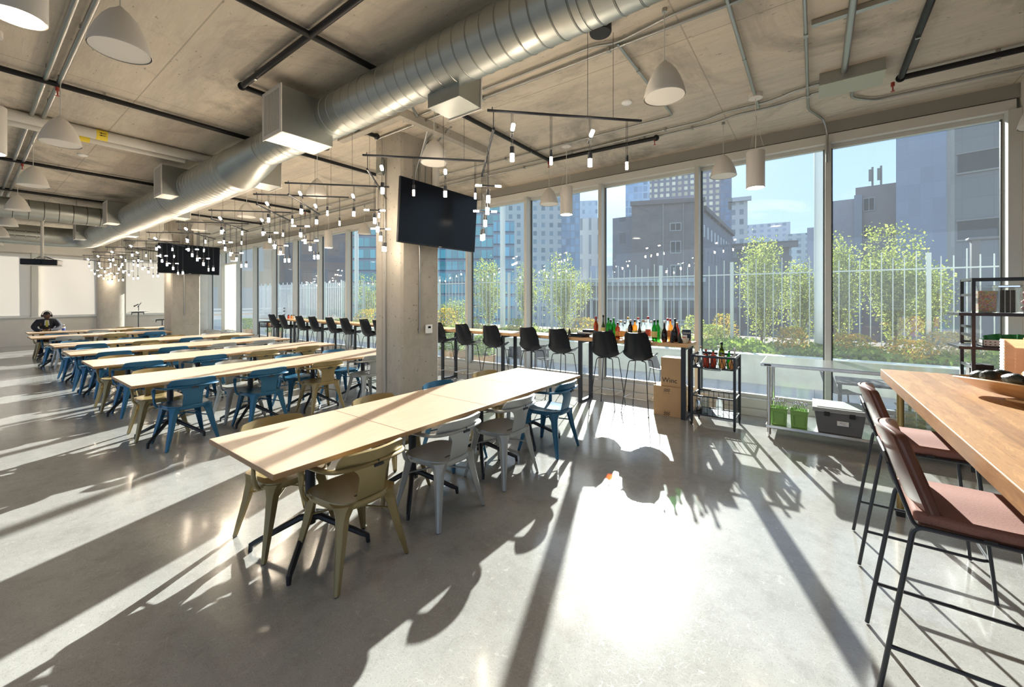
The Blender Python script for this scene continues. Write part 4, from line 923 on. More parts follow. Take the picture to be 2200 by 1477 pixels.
gt=mat('tote_grey',(.14,.145,.15),.45)
MB().hexa([(-.19,-.19,0),(.19,-.19,0),(.19,.19,0),(-.19,.19,0),(-.225,-.225,.26),(.225,-.225,.26),(.225,.225,.26),(-.225,.225,.26)]).build('tote_body',gt,t,smooth=False,bevel=.008)
MB().box(-.24,.24,-.24,.24,.262,.285).box(-.24,.24,-.24,-.225,.24,.262).box(-.20,.20,-.20,.20,.285,.292).build('tote_lid',mat('tote_lid',(.30,.31,.31),.45),t,smooth=False,bevel=.004)
MB().cb((-.11,-.232,.225),(.05,.02,.05)).cb((.11,-.232,.225),(.05,.02,.05)).build('lid_clip',M['black_matt'],t,smooth=False,bevel=.003)
lb=MB().cb((.03,-.2165,.13),(.10,.004,.05)).build('paper_label',M['paper_white'],t,smooth=False,bevel=.001)
b=MB()
for zc,xs in ((.137,(0,.02,.012,.03,.036,.05,.055)),(.122,(.02,.03,.035,.045,.05,.058))):
    b.tube([(-.002+q,-.2195,zc+(.006 if i%2 else -.004)) for i,q in enumerate(xs)],.0011,4)
b.build('handwriting',mat('pen_blue',(.02,.03,.25),.6),lb)
# stack of clear tubs
for j in range(4):
    t=thing('clear_bin','clear plastic bin under the steel table, %s one up its stack'%ORD[j],'bin',(.92,5.98,.15+.075*j),0,'nested clear bins under the steel table')
    MB().hexa([(-.17,-.16,0),(.17,-.16,0),(.17,.16,0),(-.17,.16,0),(-.20,-.19,.12),(.20,-.19,.12),(.20,.19,.12),(-.20,.19,.12)]).build('bin_wall',M['clear_plastic'],t,smooth=False)
    MB().cb((0,-.193,.12),(.41,.012,.012)).cb((0,.193,.12),(.41,.012,.012)).cb((-.203,0,.12),(.012,.39,.012)).cb((.203,0,.12),(.012,.39,.012)).build('bin_rim',clr if False else M['clear_plastic'],t,smooth=False)
# ------------------------------------------------------------------ butcher block island, leather stools
isl=thing('butcher_block_island','thick butcher block counter on brass legs beside the leather stools','counter',(.447,4.63,0),R(1.4))
MB().box(0,1.25,-5.2,0,.985,1.06).build('island_top',M['island_wood'],isl,smooth=False,bevel=.004)
for x,y in ((.07,-.37),(1.1,-.37),(.07,-4.9),(1.1,-4.9)):
    MB().cyl((x,y,.0),(x,y,.985),.022,n=16).build('leg',M['brass'],isl)
MB().cyl((.07,-.37,.64),(1.1,-.37,.64),.014,n=12).cyl((.07,-.37,.25),(.07,-.37,.25001),.01).build('brass_rail',M['brass'],isl)
MB().cb((.07,-.37,.02),(.05,.05,.04)).build('leg_foot',M['black_matt'],isl,smooth=False)
def make_leather():
    t=thing('leather_bar_stool','x','bar stool',(0,0,0),0,'brown leather bar stools at the island')
    # faces +x ; local origin: footprint centre. footprint .565 (x) by .48 (y)
    def back(u,v):
        y=(u*2-1)*(.205-.05*v**2.2-.0*v); x=-.135-.115*v-.0*v+.05*math.cos((u*2-1)*1.3)*(-1)+.05; z=.775+.315*v-.018*abs(u*2-1)**4
        x=-.14-.105*v+.045*(u*2-1)**2
        return (x,y,z)
    MB().sheet(back,14,14,.042).build('back_pad',M['leather'],t,bevel=.012,ang=50)
    MB().sheet(lambda u,v:(lambda p:(p[0]-.024,p[1]*1.02,p[2]-.004))(back(u,v)),14,14,.012).build('back_shell',M['leather'],t,ang=50)
    b=MB()
    def seat(u,v): return (-.175+.42*v,(u*2-1)*(.205+.018*math.sin(v*3.14)),.775-.006*math.cos(u*6.28)-.03*max(0,v-.85)/.15*.4)
    b.sheet(seat,14,14,.045); b.build('seat_pad',M['seat_fabric'],t,bevel=.012,ang=50)
    MB().sheet(lambda u,v:(-.16+.40*v,(u*2-1)*.20,.742),8,8,.022).build('seat_shell',M['leather'],t,smooth=False,bevel=.006)
    fr=MB()
    for s in (-1,1):
        fr.tube(fillet([(-.2825,s*.235,.006),(-.175,s*.222,.735),(.215,s*.218,.735),(.2825,s*.235,.006)],.035,5),.0095,8)
        fr.tube(fillet([(-.12,s*.218,.735),(-.175,s*.222,.735),(-.245,s*.17,.955),(-.252,s*.12,.985)],.04,5),.008,8)
    fr.tube(fillet([(-.245,-.17,.955),(-.252,-.12,.985),(-.252,.12,.985),(-.245,.17,.955)],.04,4),.008,8)
    fr.build('stool_frame',M['black_steel'],t)
    g=.22
    def at(sx,sy,z):
        q=z/.735; return (sx*(.2825*(1-q)+(.175 if sx<0 else .215)*q),sy*(.235*(1-q)+.22*q),z)
    MB().tube(fillet([at(-1,-1,g),at(1,-1,g),at(1,1,g),at(-1,1,g)],.05,4),.0085,8).build('foot_rail',M['black_steel'],t)
    MB().cb((.03,-.232,.745),(.035,.004,.009)).build('brand_tag',M['black_matt'],t,smooth=False)
    return t
ls=make_leather(); ls.location=(.505,3.55,0); ls['label']='brown leather bar stool at the island, the one beside the brass leg'
dup(ls,(.497,2.51,0),0,'brown leather bar stool at the island, the one in front with its whole seat showing')
# bowl of fruit
g=isl.matrix_basis
BX,BY=1.02,3.55
t=thing('fruit_tray','long boat shaped wooden tray on the butcher block','tray',(.985,3.60,1.06),R(-50))
def boat(u,v):
    s=2*u-1; w=.15*(1-abs(s)**2.2)**.5+.012; 
    y=(2*v-1)*w; z=.012+.10*(abs(2*v-1)**1.6)*(1-.25*abs(s)**2)+.075*abs(s)**3*(1-abs(2*v-1)**1.6)
    return (s*.36,y,z+.006)
MB().sheet(boat,26,14,.008).build('tray_body',wood('tray_wood',(.62,.34,.14),(.80,.50,.24),stretch=(2,12,12),rough=.35),t,ang=60)
MB().cb((0,0,.006),(.16,.10,.012)).build('tray_foot',M['tray_wood'],t,smooth=False)
av=mat('avocado_skin',(.015,.018,.012),.45,bump=.6,scale=60); og=mat('orange_skin',(.85,.24,.03),.45,bump=.15,scale=90)
FR=[('avocado',-.235,.0),('avocado',-.165,.045),('avocado',-.15,-.045),('orange_fruit',-.09,.02),('orange_fruit',-.06,.085),('avocado',-.04,-.05),('orange_fruit',.02,.06),('avocado',.06,-.04),('orange_fruit',.0,.0)]
for k,(n_,x,y) in enumerate(FR):
    q=R(-50); wx=.985+x*math.cos(q)-y*math.sin(q); wy=3.60+x*math.sin(q)+y*math.cos(q)
    z=1.06+.108+.035*abs(y)/.09+.03*(k in (8,)); 
    if n_=='avocado':
        o=MB().lathe([(.001,-.052),(.022,-.046),(.036,-.02),(.037,.0),(.029,.03),(.017,.05),(.001,.056)],20).build('avocado',av); o.rotation_euler=(R(90),0,R(40+37*k))
        tag(o,'dark ripe avocado in the wooden tray, %s one from its pointed end'%ORD[[j for j,f in enumerate(FR) if f[0]=='avocado'].index(k)],'avocado','avocados in the wooden tray')
    else:
        o=MB().sphere((0,0,0),.038,18,12,(1,1,.94)).build('orange_fruit',og)
        tag(o,'orange in the wooden tray, %s one from its pointed end'%ORD[[j for j,f in enumerate(FR) if f[0]!='avocado'].index(k)],'orange','oranges in the wooden tray')
    o.location=(wx,wy,z)
# peach wrapped box and orange device on the island
t=thing('paper_bag','tall peach coloured paper bag with a white creased side behind the fruit tray','paper bag',(1.27,4.46,1.06),R(-4))
leafmat('peach_paper',(.95,.76,.58),(.95,.76,.58),.5)
def bagw(u,v): return ((u-.5)*.36,-.055+.004*math.sin(v*40+u*6)*.4,.30*v)
MB().sheet(bagw,16,16,.002).box(-.18,.18,.053,.055,0,.30).box(.178,.18,-.055,.055,0,.30).box(-.18,.18,-.055,.055,0,.002).build('bag_body',M['peach_paper'],t,smooth=False)
MB().sheet(lambda u,v:(-.183+.003*math.sin(v*90),-.056+.112*u,.30*v),8,40,.003).build('white_side',M['paper_white'],t,smooth=False)
t=thing('label_maker','orange plastic device with a black round knob peeking over the peach bag','device',(1.40,4.58,1.06))
MB().box(-.18,.14,-.03,.03,0,.31).box(-.16,.0,-.028,.028,.31,.325).build('device_body',mat('orange_plastic',(.85,.22,.04),.4),t,smooth=False,bevel=.01)
MB().lathe([(.015,-.045),(.045,-.045),(.045,.045),(.015,.045)],24,c=(-.03,0,.315),axis='y').build('round_knob',M['black_matt'],t)
# ------------------------------------------------------------------ etagere shelving
sx0,sy0=1.215,5.74
t=thing('metal_etagere','black metal open shelving unit by the last window','shelving unit',(sx0,sy0,0))
W_=.50; D_=.38
for x in (0,W_):
    for y in (0,D_): MB().box(x-.0125,x+.0125,y-.0125,y+.0125,0,1.85).build('post',M['black_steel'],t,smooth=False)
for z in (.2,.62,1.0,1.38,1.84,1.69,1.30,.74):
    MB().box(-.01,.01,.013,D_-.013,z-.012,z+.012).build('side_rung',M['black_steel'],t,smooth=False); MB().box(W_-.01,W_+.01,.013,D_-.013,z-.012,z+.012).build('side_rung',M['black_steel'],t,smooth=False)
for q in ((-.01,.01,1.828,1.85),(D_-.01,D_+.01,1.828,1.85),(D_-.01,D_+.01,1.21,1.23)): MB().box(0,W_,*q).build('top_rail',M['black_steel'],t,smooth=False)
for z in (.42,.84,1.185,1.505): MB().box(-.10,W_+.18,-.03,D_+.03,z-.014,z+.014).build('shelf_board',M['black_steel'],t,smooth=False,bevel=.002)
def on(name,l,cat,x,y,z,g=None,rz=0): return thing(name,l,cat,(sx0+x,sy0+y,z),rz,g)
SH=1.519
for k,(x,c,c2,l) in enumerate(((.10,(.55,.35,.18),(.25,.35,.55),'clear canister of multicoloured sprinkles on the upper shelf'),(.235,(.02,.02,.02),(.05,.05,.045),'clear canister of black licorice sticks on the upper shelf'),(.38,(.45,.18,.22),(.75,.45,.45),'clear canister of pink wrapped sweets on the upper shelf'),(.56,(.42,.14,.04),(.30,.08,.03),'clear canister of dried brown fruit on the upper shelf'))):
    j=on('storage_canister',l,'canister',x,.12,SH,'clear canisters on the upper shelf')
    MB().hexa([(-.06,-.07,0),(.06,-.07,0),(.06,.07,0),(-.06,.07,0),(-.066,-.08,.235),(.066,-.08,.235),(.066,.08,.235),(-.066,.08,.235)]).build('canister_wall',M['clear_plastic'],j,smooth=False)
    MB().box(-.07,.07,-.084,.084,.236,.262).build('canister_lid',M['chrome'] if k%2 else M['clear_plastic'],j,smooth=False,bevel=.006)
    m_=mat('fill_%d'%k,c,.5,var=1,var2=c2,scale=(90,30,25,18)[k])
    if k==0:
        q_=nt(m_); vo=N(q_,'ShaderNodeTexVoronoi',Scale=110); L(q_,N(q_,'ShaderNodeTexCoord').outputs['Object'],vo.inputs[0]); L(q_,mixc(q_,.55,vo.outputs['Color'],(.55,.38,.2)),q_.nodes['Principled BSDF'].inputs['Base Color'])
    if k==1:
        b=MB(); 
        for i in range(9): b.cyl((-.045+.011*i,-.05+.01*(i%3),.004),(-.045+.011*i,-.05+.01*(i%3),.215),.006,n=6)
        b.build('contents',m_,j)
    elif k==0: MB().hexa([(-.055,-.065,.004),(.055,-.065,.004),(.055,.065,.004),(-.055,.065,.004),(-.06,-.073,.21),(.06,-.073,.21),(.06,.073,.21),(-.06,.073,.21)]).build('contents',m_,j,smooth=False)
    else:
        b=MB(); q=random.Random(k)
        for i in range(22): b.sphere((q.uniform(-.035,.035),q.uniform(-.045,.045),.03+.17*q.random()),.028,7,5,(q.uniform(.6,1.2),q.uniform(.6,1.2),q.uniform(.5,1)))
        b.build('contents',m_,j)
j=on('perforated_basket','pale perforated basket on the middle shelf','basket',.27,.14,1.199)
MB().box(-.20,.20,-.09,-.085,0,.065).box(-.20,.20,.085,.09,0,.065).box(-.20,-.195,-.09,.09,0,.065).box(.195,.20,-.09,.09,0,.065).box(-.2,.2,-.09,.09,0,.006).build('basket_wall',M['frame_light'],j,smooth=False)
b=MB()
for i in range(13):
    for z in (.02,.045): b.box(-.185+.03*i,-.175+.03*i,-.0912,-.09,z-.004,z+.004)
b.build('perforations',M['gasket'],j,smooth=False)
gp=mat('packet_green',(.02,.20,.04),.35)
for k,(x,a) in enumerate(((-.10,-12),(-.01,-4),(.09,8))):
    o=MB().sheet(lambda u,v:((u-.5)*.11,.006*math.sin(u*9),v*.10),8,4,.02).build('snack_packet',gp); o.location=(sx0+.27+x,sy0+.12+.02*k,1.215); o.rotation_euler=(R(-14),R(a),0)
    tag(o,'green snack packet standing in the pale basket, %s from the window'%ORD[k],'packet','green packets in the basket')
t2=on('chalk_board','small black lettered board and tins on the low shelf','board',.20,.08,.857)
MB().cb((0,0,.07),(.26,.04,.12)).cb((-.12,.1,.08),(.16,.12,.16)).cb((.22,.12,.06),(.12,.12,.12)).build('board_body',M['black_matt'],t2,smooth=False,bevel=.004)
for zz,ww in ((.088,.05),(.05,.09)):
    b=MB().tube([(-ww+2*ww*i/20,-.0208,zz+(.004 if i%2 else -.004)) for i in range(21)],.0014,4); b.build('small_print',M['frame_light'],t2)
# ------------------------------------------------------------------ music stands and microphone
def music_stand(x,y,h,label,rz):
    t=thing('music_stand',label,'music stand',(x,y,0),rz,'music stands before the far wall')
    MB().cyl((0,0,.15),(0,0,h),.014,n=8).build('stand_pole',M['black_matt'],t)
    for a in range(3):
        q=R(90+120*a); MB().cyl((0,0,.32),(.32*math.cos(q),.32*math.sin(q),.01),.009,n=6).build('stand_leg',M['black_matt'],t)
    MB().hexa([(-.30,-.13,h-.02),(.30,-.13,h-.02),(.30,.12,h+.04),(-.30,.12,h+.04),(-.30,-.13,h-.01),(.30,-.13,h-.01),(.30,.12,h+.05),(-.30,.12,h+.05)]).build('paper_desk',M['paper_white'],t,smooth=False)
    MB().cb((0,-.02,h-.015),(.42,.04,.03)).cyl((-.2,-.02,h-.01),(-.22,-.02,h-.09),.012,n=6).cyl((.2,-.02,h-.01),(.22,-.02,h-.09),.012,n=6).build('desk_clamp',M['black_matt'],t)
music_stand(-19.5,3.80,1.18,'taller music stand with white sheets beneath the microphone',R(-60))
music_stand(-19.3,4.42,.90,'lower music stand with white sheets next to the taller one',R(-60))
t=thing('microphone_stand','black microphone on a boom stand behind the taller music stand','microphone',(-19.62,3.83,0))
MB().cyl((0,0,.02),(0,0,1.42),.011,n=8).cyl((0,0,0),(0,0,.025),.13,n=20).build('stand_pole',M['black_matt'],t)
MB().cyl((-.05,-.02,1.36),(.10,.05,1.52),.011,n=8).build('boom_arm',M['black_matt'],t)
MB().cyl((-.12,-.08,1.40),(.0,.0,1.47),.017,n=10).sphere((-.13,-.087,1.395),.028,10,8).build('microphone_head',M['black_matt'],t)
# ------------------------------------------------------------------ person
def skinned(name,verts,edges,radii,m,parent,sub=2,root=0):
    me=bpy.data.meshes.new(name); me.from_pydata(verts,edges,[]); me.update()
    o=bpy.data.objects.new(name,me); COL.objects.link(o); o.parent=parent; me.materials.append(m)
    o.modifiers.new('s','SKIN'); 
    sl=me.skin_vertices[0].data if len(me.skin_vertices) else None
    if sl is None:
        import bmesh
        bm=bmesh.new(); bm.from_mesh(me); bm.verts.layers.skin.verify(); bm.to_mesh(me); bm.free(); sl=me.skin_vertices[0].data
    for i,r in enumerate(radii):
        sl[i].radius=(r,r) if isinstance(r,(int,float)) else r; sl[i].use_root=(i==root)
    s=o.modifiers.new('d','SUBSURF'); s.levels=sub; s.render_levels=sub
    for p in me.polygons: p.use_smooth=True
    return o
skin=mat('skin_dark',(.085,.040,.025),.5); suit=mat('suit_navy',(.010,.012,.022),.8); shirt=mat('shirt_white',(.6,.6,.58),.7); tie=mat('tie_yellow',(.45,.42,.06),.6); hairm=mat('hair_black',(.012,.010,.010),.9); shoe=mat('shoe_black',(.012,.011,.010),.3)
# seated, facing +x (toward the camera), leaning on the table; local origin on the floor under the hips
pr=thing('person','person in dark suit and yellow tie wearing headphones, leaning over a phone at last table','person',(-17.82,1.50,0),R(-8))
V=[(0,0,.55),(.03,0,.68),(.09,0,.86),(.14,0,1.00),(.17,0,1.06),(.21,0,1.12),          #0-5 pelvis..neck
   (.14,.17,1.00),(.24,.25,.86),(.38,.18,.775),(.50,.06,.775),                             #6-9 left shoulder, elbow mid, forearm, wrist
   (.14,-.17,1.00),(.24,-.25,.86),(.38,-.18,.775),(.50,-.06,.775),                         #10-13
   (.04,.09,.53),(.26,.11,.53),(.42,.11,.50),(.40,.11,.28),(.40,.11,.09),                    #14-18 left leg
   (.04,-.09,.53),(.26,-.11,.53),(.42,-.11,.50),(.46,-.11,.28),(.44,-.11,.09)]
E_=[(0,1),(1,2),(2,3),(3,4),(4,5),(3,6),(6,7),(7,8),(8,9),(3,10),(10,11),(11,12),(12,13),(0,14),(14,15),(15,16),(16,17),(17,18),(0,19),(19,20),(20,21),(21,22),(22,23)]
Rr=[.13,.125,.14,.13,.055,.05,.068,.055,.042,.028,.068,.055,.042,.028,.09,.078,.062,.052,.038,.09,.078,.062,.052,.038]
skinned('body',V,E_,Rr,skin,pr)
Vj=[v for v in V]; Rj=[.135,.135,.155,.145,.075,.05]+[.088,.068,.054,.036]*2+[.10,.088,.074,.064,.058]*2
keep=[i for i in range(24) if i not in (5,)]
idx={k:i for i,k in enumerate(keep)}
cl=skinned('suit',[V[k] for k in keep],[(idx[a],idx[b]) for a,b in E_ if a in idx and b in idx],[Rj[k] for k in keep],suit,pr)
# head: turned down to the phone
HC=Vector((.27,0,1.185)); 
b=MB(); NV=18; NU=24; fs=[]; tilt=R(38)
def headpt(th,ph):
    # ph 0 top .. pi bottom ; th 0 = face forward
    x=math.sin(ph)*math.cos(th); y=math.sin(ph)*math.sin(th); z=math.cos(ph)
    rx,ry,rz_=.095,.074,.118
    p=[x*rx,y*ry,z*rz_]
    if z<-.2: p[1]*=1-.30*(-z-.2); p[0]*=1-.18*(-z-.2)
    f=max(0,math.cos(th))*math.sin(ph)
    if f>.8:
        dy=y; 
        p[0]+=.022*math.exp(-((z+.18)/.16)**2-(dy/.16)**2)          # nose
        p[0]-=.010*math.exp(-((z-.08)/.10)**2-((abs(dy)-.35)/.16)**2)  # eye sockets
        p[0]+=.008*math.exp(-((z+.52)/.07)**2-(dy/.28)**2)            # lips
    X=p[0]*math.cos(tilt)+p[2]*math.sin(tilt); Z=-p[0]*math.sin(tilt)+p[2]*math.cos(tilt)
    return (HC.x+X,HC.y+p[1],HC.z+Z)
vs=[headpt(2*math.pi*j/NU,math.pi*(.02+.96*i/NV)) for i in range(NV+1) for j in range(NU)]
b.add(vs,[(i*NU+j,(i+1)*NU+j,(i+1)*NU+(j+1)%NU,i*NU+(j+1)%NU) for i in range(NV) for j in range(NU)]+[tuple(range(NU)),tuple(range((NV+1)*NU-1,NV*NU-1,-1))])
for s in (-1,1): b.sphere((HC.x-.01,s*.078,HC.z-.01),.024,8,6,(1,.45,1.4))
hd=b.build('head',skin,pr,ang=180)
e=MB()
for s in (-1,1):
    q=headpt(s*.36,math.pi*.47); e.sphere((q[0]-.002,q[1],q[2]),.009,8,6,(1,1.4,.6))
e.build('eyes',mat('eye_dark',(.03,.02,.02),.3),hd)
b=MB(); q_=[]
for i in range(8):
    for j in range(NU):
        ph=math.pi*(.02+.40*i/7*(1.0 if abs((j/NU)-.5)<.28 else .62)); p=Vector(headpt(2*math.pi*j/NU,ph)); q_.append(tuple(HC+(p-HC)*1.06))
b.add(q_,[(i*NU+j,(i+1)*NU+j,(i+1)*NU+(j+1)%NU,i*NU+(j+1)%NU) for i in range(7) for j in range(NU)]+[tuple(range(NU))]); b.build('hair',hairm,pr,ang=180)
hp=MB().tube([(HC.x+.03*math.sin(a)-.01+.02*math.sin(a),.098*math.cos(a),HC.z+.0+.135*math.sin(a)) for a in [math.pi*k/14 for k in range(15)]],.008,8,flat=(1.4,.7))
for s in (-1,1): hp.lathe([(.0,-.014),(.034,-.012),(.036,.0),(.034,.012),(.0,.014)],14,c=(HC.x-.01,s*.096,HC.z-.012),axis='y')
hp.build('headphones',mat('headphone_black',(.02,.02,.02),.3),pr)
MB().sheet(lambda u,v:(.175+.075*v+.03*(1-v)*1.6,(u-.5)*(.10-.02*v),.90+.15*v),6,6,.006).build('shirt_front',shirt,pr)
MB().sheet(lambda u,v:(.232+.035*v*.6,(u-.5)*(.05-.02*v),.86+.18*v),4,8,.008).build('tie',tie,pr)
for s in (-1,1):
    MB().cyl((.455,s*.10,.775),(.478,s*.082,.775),.036,n=12).build('shirt_cuff',shirt,pr)
    h=MB().sphere((.525,s*.045,.785),.034,12,8,(1.25,.75,.55))
    for k in range(4):
        yy=s*(.022+.014*k); L_=.04-.004*abs(k-1)
        h.tube([(.545,yy,.79),(.57+L_*.4,yy-s*.008,.802),(.575+L_*.5,yy-s*.018,.815)],.0085,6)
    h.tube([(.51,s*.015,.79),(.53,s*.002,.812),(.548,-s*.004,.822)],.009,6)
    h.build('hand',skin,pr,ang=180)
    MB().sphere((.47 if s>0 else .51,s*.11,.04),.05,12,8,(2.4,.85,.8)).build('shoe',shoe,pr,ang=180)
ph=thing('mobile_phone','dark mobile phone held by the seated person','phone',(-17.25,1.42,.835),R(-8))
MB().cb((0,0,0),(.075,.15,.009)).build('phone_body',M['black_plastic'],ph,smooth=False,bevel=.003)
ph.rotation_euler=(0,R(-35),R(-8))
t=thing('water_bottle','blue and white plastic drink bottle standing on the last table','bottle',(-17.13,1.74,.743))
MB().lathe([(.030,0),(.034,.01),(.034,.12),(.022,.165),(.016,.175)],16).build('bottle_wall',M['clear_plastic'],t)
MB().lathe([(.035,.02),(.035,.08)],16,cap0=False,cap1=False).build('blue_label',mat('label_blue',(.03,.08,.40),.5),t); MB().lathe([(.0352,.08),(.0352,.12)],16,cap0=False,cap1=False).build('white_label',lw,t)
MB().lathe([(.017,.172),(.017,.19)],12).build('bottle_cap',lw,t)
# ------------------------------------------------------------------ outside: terrace
struct('terrace_floor',MB().box(-40,14,WY+.20,9.3,-.10,-.01),concrete('terrace_pavers',(.45,.45,.44),(.38,.38,.38),(.52,.52,.51),joint=[(0,(.61,0)),(1,(.61,0))],holes=False),label='grey paved roof terrace outside the windows')
struct('planter_wall',MB().box(-40,14,9.3,9.5,-.05,.53).box(-40,14,9.28,9.56,.53,.56),M['planter_concrete'],label='low pale concrete planter wall along the terrace')
struct('planter_soil',MB().box(-40,14,9.5,14.5,-.05,.50),M['soil'],label='planting bed behind the terrace wall')
def leaves(cx,cy,z0,z1,rad,n_,size,prof,rnd,m=None,b=None):
    b=b or MB()
    for i in range(n_):
        s=rnd.random()**.85; a=rnd.uniform(0,6.283); rr=rad*prof(s)*math.sqrt(rnd.random())
        # cluster along upright branches
        p=Vector((cx+rr*math.cos(a),cy+rr*math.sin(a),z0+(z1-z0)*s))
        u=Vector((rnd.uniform(-1,1),rnd.uniform(-1,1),rnd.uniform(-.6,1))).normalized(); w=u.orthogonal().normalized(); w=(w*math.cos(rnd.random()*6)+u.cross(w)*math.sin(rnd.random()*6)).normalized()
        l=size*rnd.uniform(.7,1.3); k=.42
        b.add([p-u*l*.5,p+w*l*k*.5,p+u*l*.5,p-w*l*k*.5],[(0,1,2,3)])
    return b
TREES=[(1636,11.9,505,.62,4200,'pale green young tree outside straight above the steel table left end'),(1722,12.3,560,.45,2200,'small pale green tree just left of the thick mullion pair'),(1802,11.9,500,.55,3400,'slim green tree between the round post and the tallest tree'),(1922,11.8,478,.72,5200,'tallest bright green tree outside, widest crown'),
 (1995,12.6,560,.40,1600,'thin wispy green tree beside the thick fence post at the wall end'),(1050,12.0,556,.75,3600,'pale green tree outside behind the pale round post and first stools'),(1130,12.3,565,.5,2200,'green tree partly hidden by a window mullion'),(1212,12.0,545,.95,4600,'broad pale green tree outside left of the bottles'),(790,12.0,588,1.0,2600,'pale green tree seen through the window left of the concrete column'),
 (975,12.4,640,.9,1500,'low golden green tree right against the concrete column view')]
for k,(u,y,vt,rad,n_,l) in enumerate(TREES):
    p=aty(u,y,vt); rnd=random.Random(k+5); t=thing('garden_tree',l,'tree',(p.x,y,.5),0,'young trees in the planter'); hh=p.z-.5
    pf=lambda s:(.35+.65*math.sin(min(1,s*1.5+.08)*math.pi*.5))*(1-max(0,s-.30)/.70)**.72+.05
    b=leaves(0,0,.18,hh,rad,0,.07,pf,rnd)
    br=MB(); br.tube([(0,0,0),(.02,.01,hh*.3),(0,0,hh*.7)],.02,6,radii=[.03,.022,.008])
    nb=20
    for i in range(nb):
        a=2.4*i+rnd.uniform(-.3,.3); h0=.10+hh*.42*i/nb; top=hh*(.55+.45*rnd.random()) if i>3 else hh*.6; rr=rad*rnd.uniform(.45,1.15)*(1-.55*(top/hh)**2)
        P=[Vector((0,0,h0)),Vector((rr*.55*math.cos(a),rr*.55*math.sin(a),h0+(top-h0)*.3)),Vector((rr*math.cos(a),rr*math.sin(a),h0+(top-h0)*.72)),Vector((rr*.92*math.cos(a),rr*.92*math.sin(a),top))]
        br.tube(P,.01,5,radii=[.011,.008,.005,.002])
        for q in range(int(1.5*n_/nb)):
            s=rnd.random()**.8*2.999; j=int(s); f=s-j; c=P[j]*(1-f)+P[j+1]*f+Vector((rnd.gauss(0,.10),rnd.gauss(0,.10),rnd.gauss(0,.08)))
            uu=Vector((rnd.uniform(-1,1),rnd.uniform(-1,1),rnd.uniform(-.5,1))).normalized(); w=uu.orthogonal().normalized(); ang=rnd.random()*6.28; w=(w*math.cos(ang)+uu.cross(w)*math.sin(ang))
            ll=rnd.uniform(.04,.075); b.add([c-uu*ll*.5,c+w*ll*.33,c+uu*ll*.5,c-w*ll*.33],[(0,1,2,3)])
    b.build('crown',M['leaf_lime'],t,smooth=False); br.build('trunk',M['bark'],t)
def shrub(x,y,z,rx,h,n_,mt,l,size=.06,cat='shrub',ry=None,name='shrub'):
    rnd=random.Random(int(abs(x*97+y*31))); b=MB()
    for i in range(n_):
        a=rnd.uniform(0,6.283); s=rnd.random()**.5; zz=rnd.random(); r=s*math.sqrt(max(0,1-(zz*.9)**2))
        c=Vector((rx*r*math.cos(a),(ry or rx)*r*math.sin(a),h*zz)); u=Vector((rnd.uniform(-1,1),rnd.uniform(-1,1),rnd.uniform(-.2,1))).normalized(); w=u.orthogonal().normalized()
        l_=size*rnd.uniform(.6,1.4); b.add([c-u*l_*.5,c+w*l_*.3,c+u*l_*.5,c-w*l_*.3],[(0,1,2,3)])
    o=b.build(name,mt,smooth=False); o.location=(x,y,z); return tag(o,l,cat)
b=MB(); rnd=random.Random(2)
for i in range(15000):
    x=-22+26*rnd.random()**.7; y=rnd.uniform(9.64,11.6); z=.5+.18*rnd.random()**1.5+.05*math.sin(x*3)
    u=Vector((rnd.uniform(-1,1),rnd.uniform(-1,1),rnd.uniform(-.2,.7))).normalized(); w=u.orthogonal().normalized(); l_=rnd.uniform(.06,.13); c=Vector((x,y,z)); b.add([c-u*l_*.5,c+w*l_*.4,c+u*l_*.5,c-w*l_*.4],[(0,1,2,3)])
tag(b.build('ground_cover_leaves',M['leaf_green'],smooth=False),'low leafy ground cover filling the planter','plants',kind='stuff')
for k,(u,y,rx,h,n_,mt,l) in enumerate([(1530,11.3,.45,.5,900,'leaf_lime','low yellow green shrub outside above the bar cart'),(1700,10.6,.35,.55,700,'leaf_mixed','yellow and orange shrub near the round pale post'),(1555,12.2,.4,.75,700,'leaf_mixed','russet tinged shrub outside by the thick fence post'),(1830,10.6,.5,.45,700,'leaf_mixed','orange tinged shrub beneath the middle tree'),(1950,10.4,.5,.4,700,'leaf_mixed','russet leaved shrub below the tallest tree'),(2040,10.8,.5,.55,800,'leaf_dry','clump of dry grasses beside the shelving unit'),
   (960,11,.6,.8,900,'leaf_mixed','yellow orange shrub seen right beside the concrete column'),(1010,10.9,.5,.5,700,'leaf_lime','yellow green shrub outside behind the first bar stool'),(1120,11,.6,.5,800,'leaf_lime','yellow green shrub outside behind the middle stools'),(1255,11,.6,.6,900,'leaf_mixed','golden shrub outside beside the broad tree'),(1400,10.9,.7,.35,900,'leaf_green','dark green low shrub outside behind the bottles'),(1490,10.7,.35,.75,500,'leaf_lime','leafy yellow green sprig rising behind the end of the bottles'),(790,11,.7,.7,900,'leaf_mixed','golden shrub seen left of the concrete column')]):
    p=aty(u,y); shrub(p.x,y,.5,rx,h,n_,M[mt],l)
# potted shrubs on the terrace
for u,y,rx,l in ((975,8.1,.42,'green shrub in a weathered wooden planter box on the terrace'),(1036,7.75,.34,'round green potted shrub on the terrace between two stools'),(530,8.0,.45,'flowering pale shrub on the terrace beyond the far cart'),(590,8.0,.35,'pale leafy shrub on the terrace behind the far cart')):
    p=aty(u,y); t=thing('planter_box',l,'planter',(p.x,y,-.01),0,'potted shrubs on the terrace')
    MB().box(-.3,.3,-.16,.16,0,.28).box(-.31,.31,-.17,.17,.25,.28).build('wooden_box',M['bar_wood'],t,smooth=False,bevel=.004)
    o=shrub(0,0,.26,rx,.5,1300,M['leaf_green'],'',.05,name='foliage'); o.parent=t; del o['category']
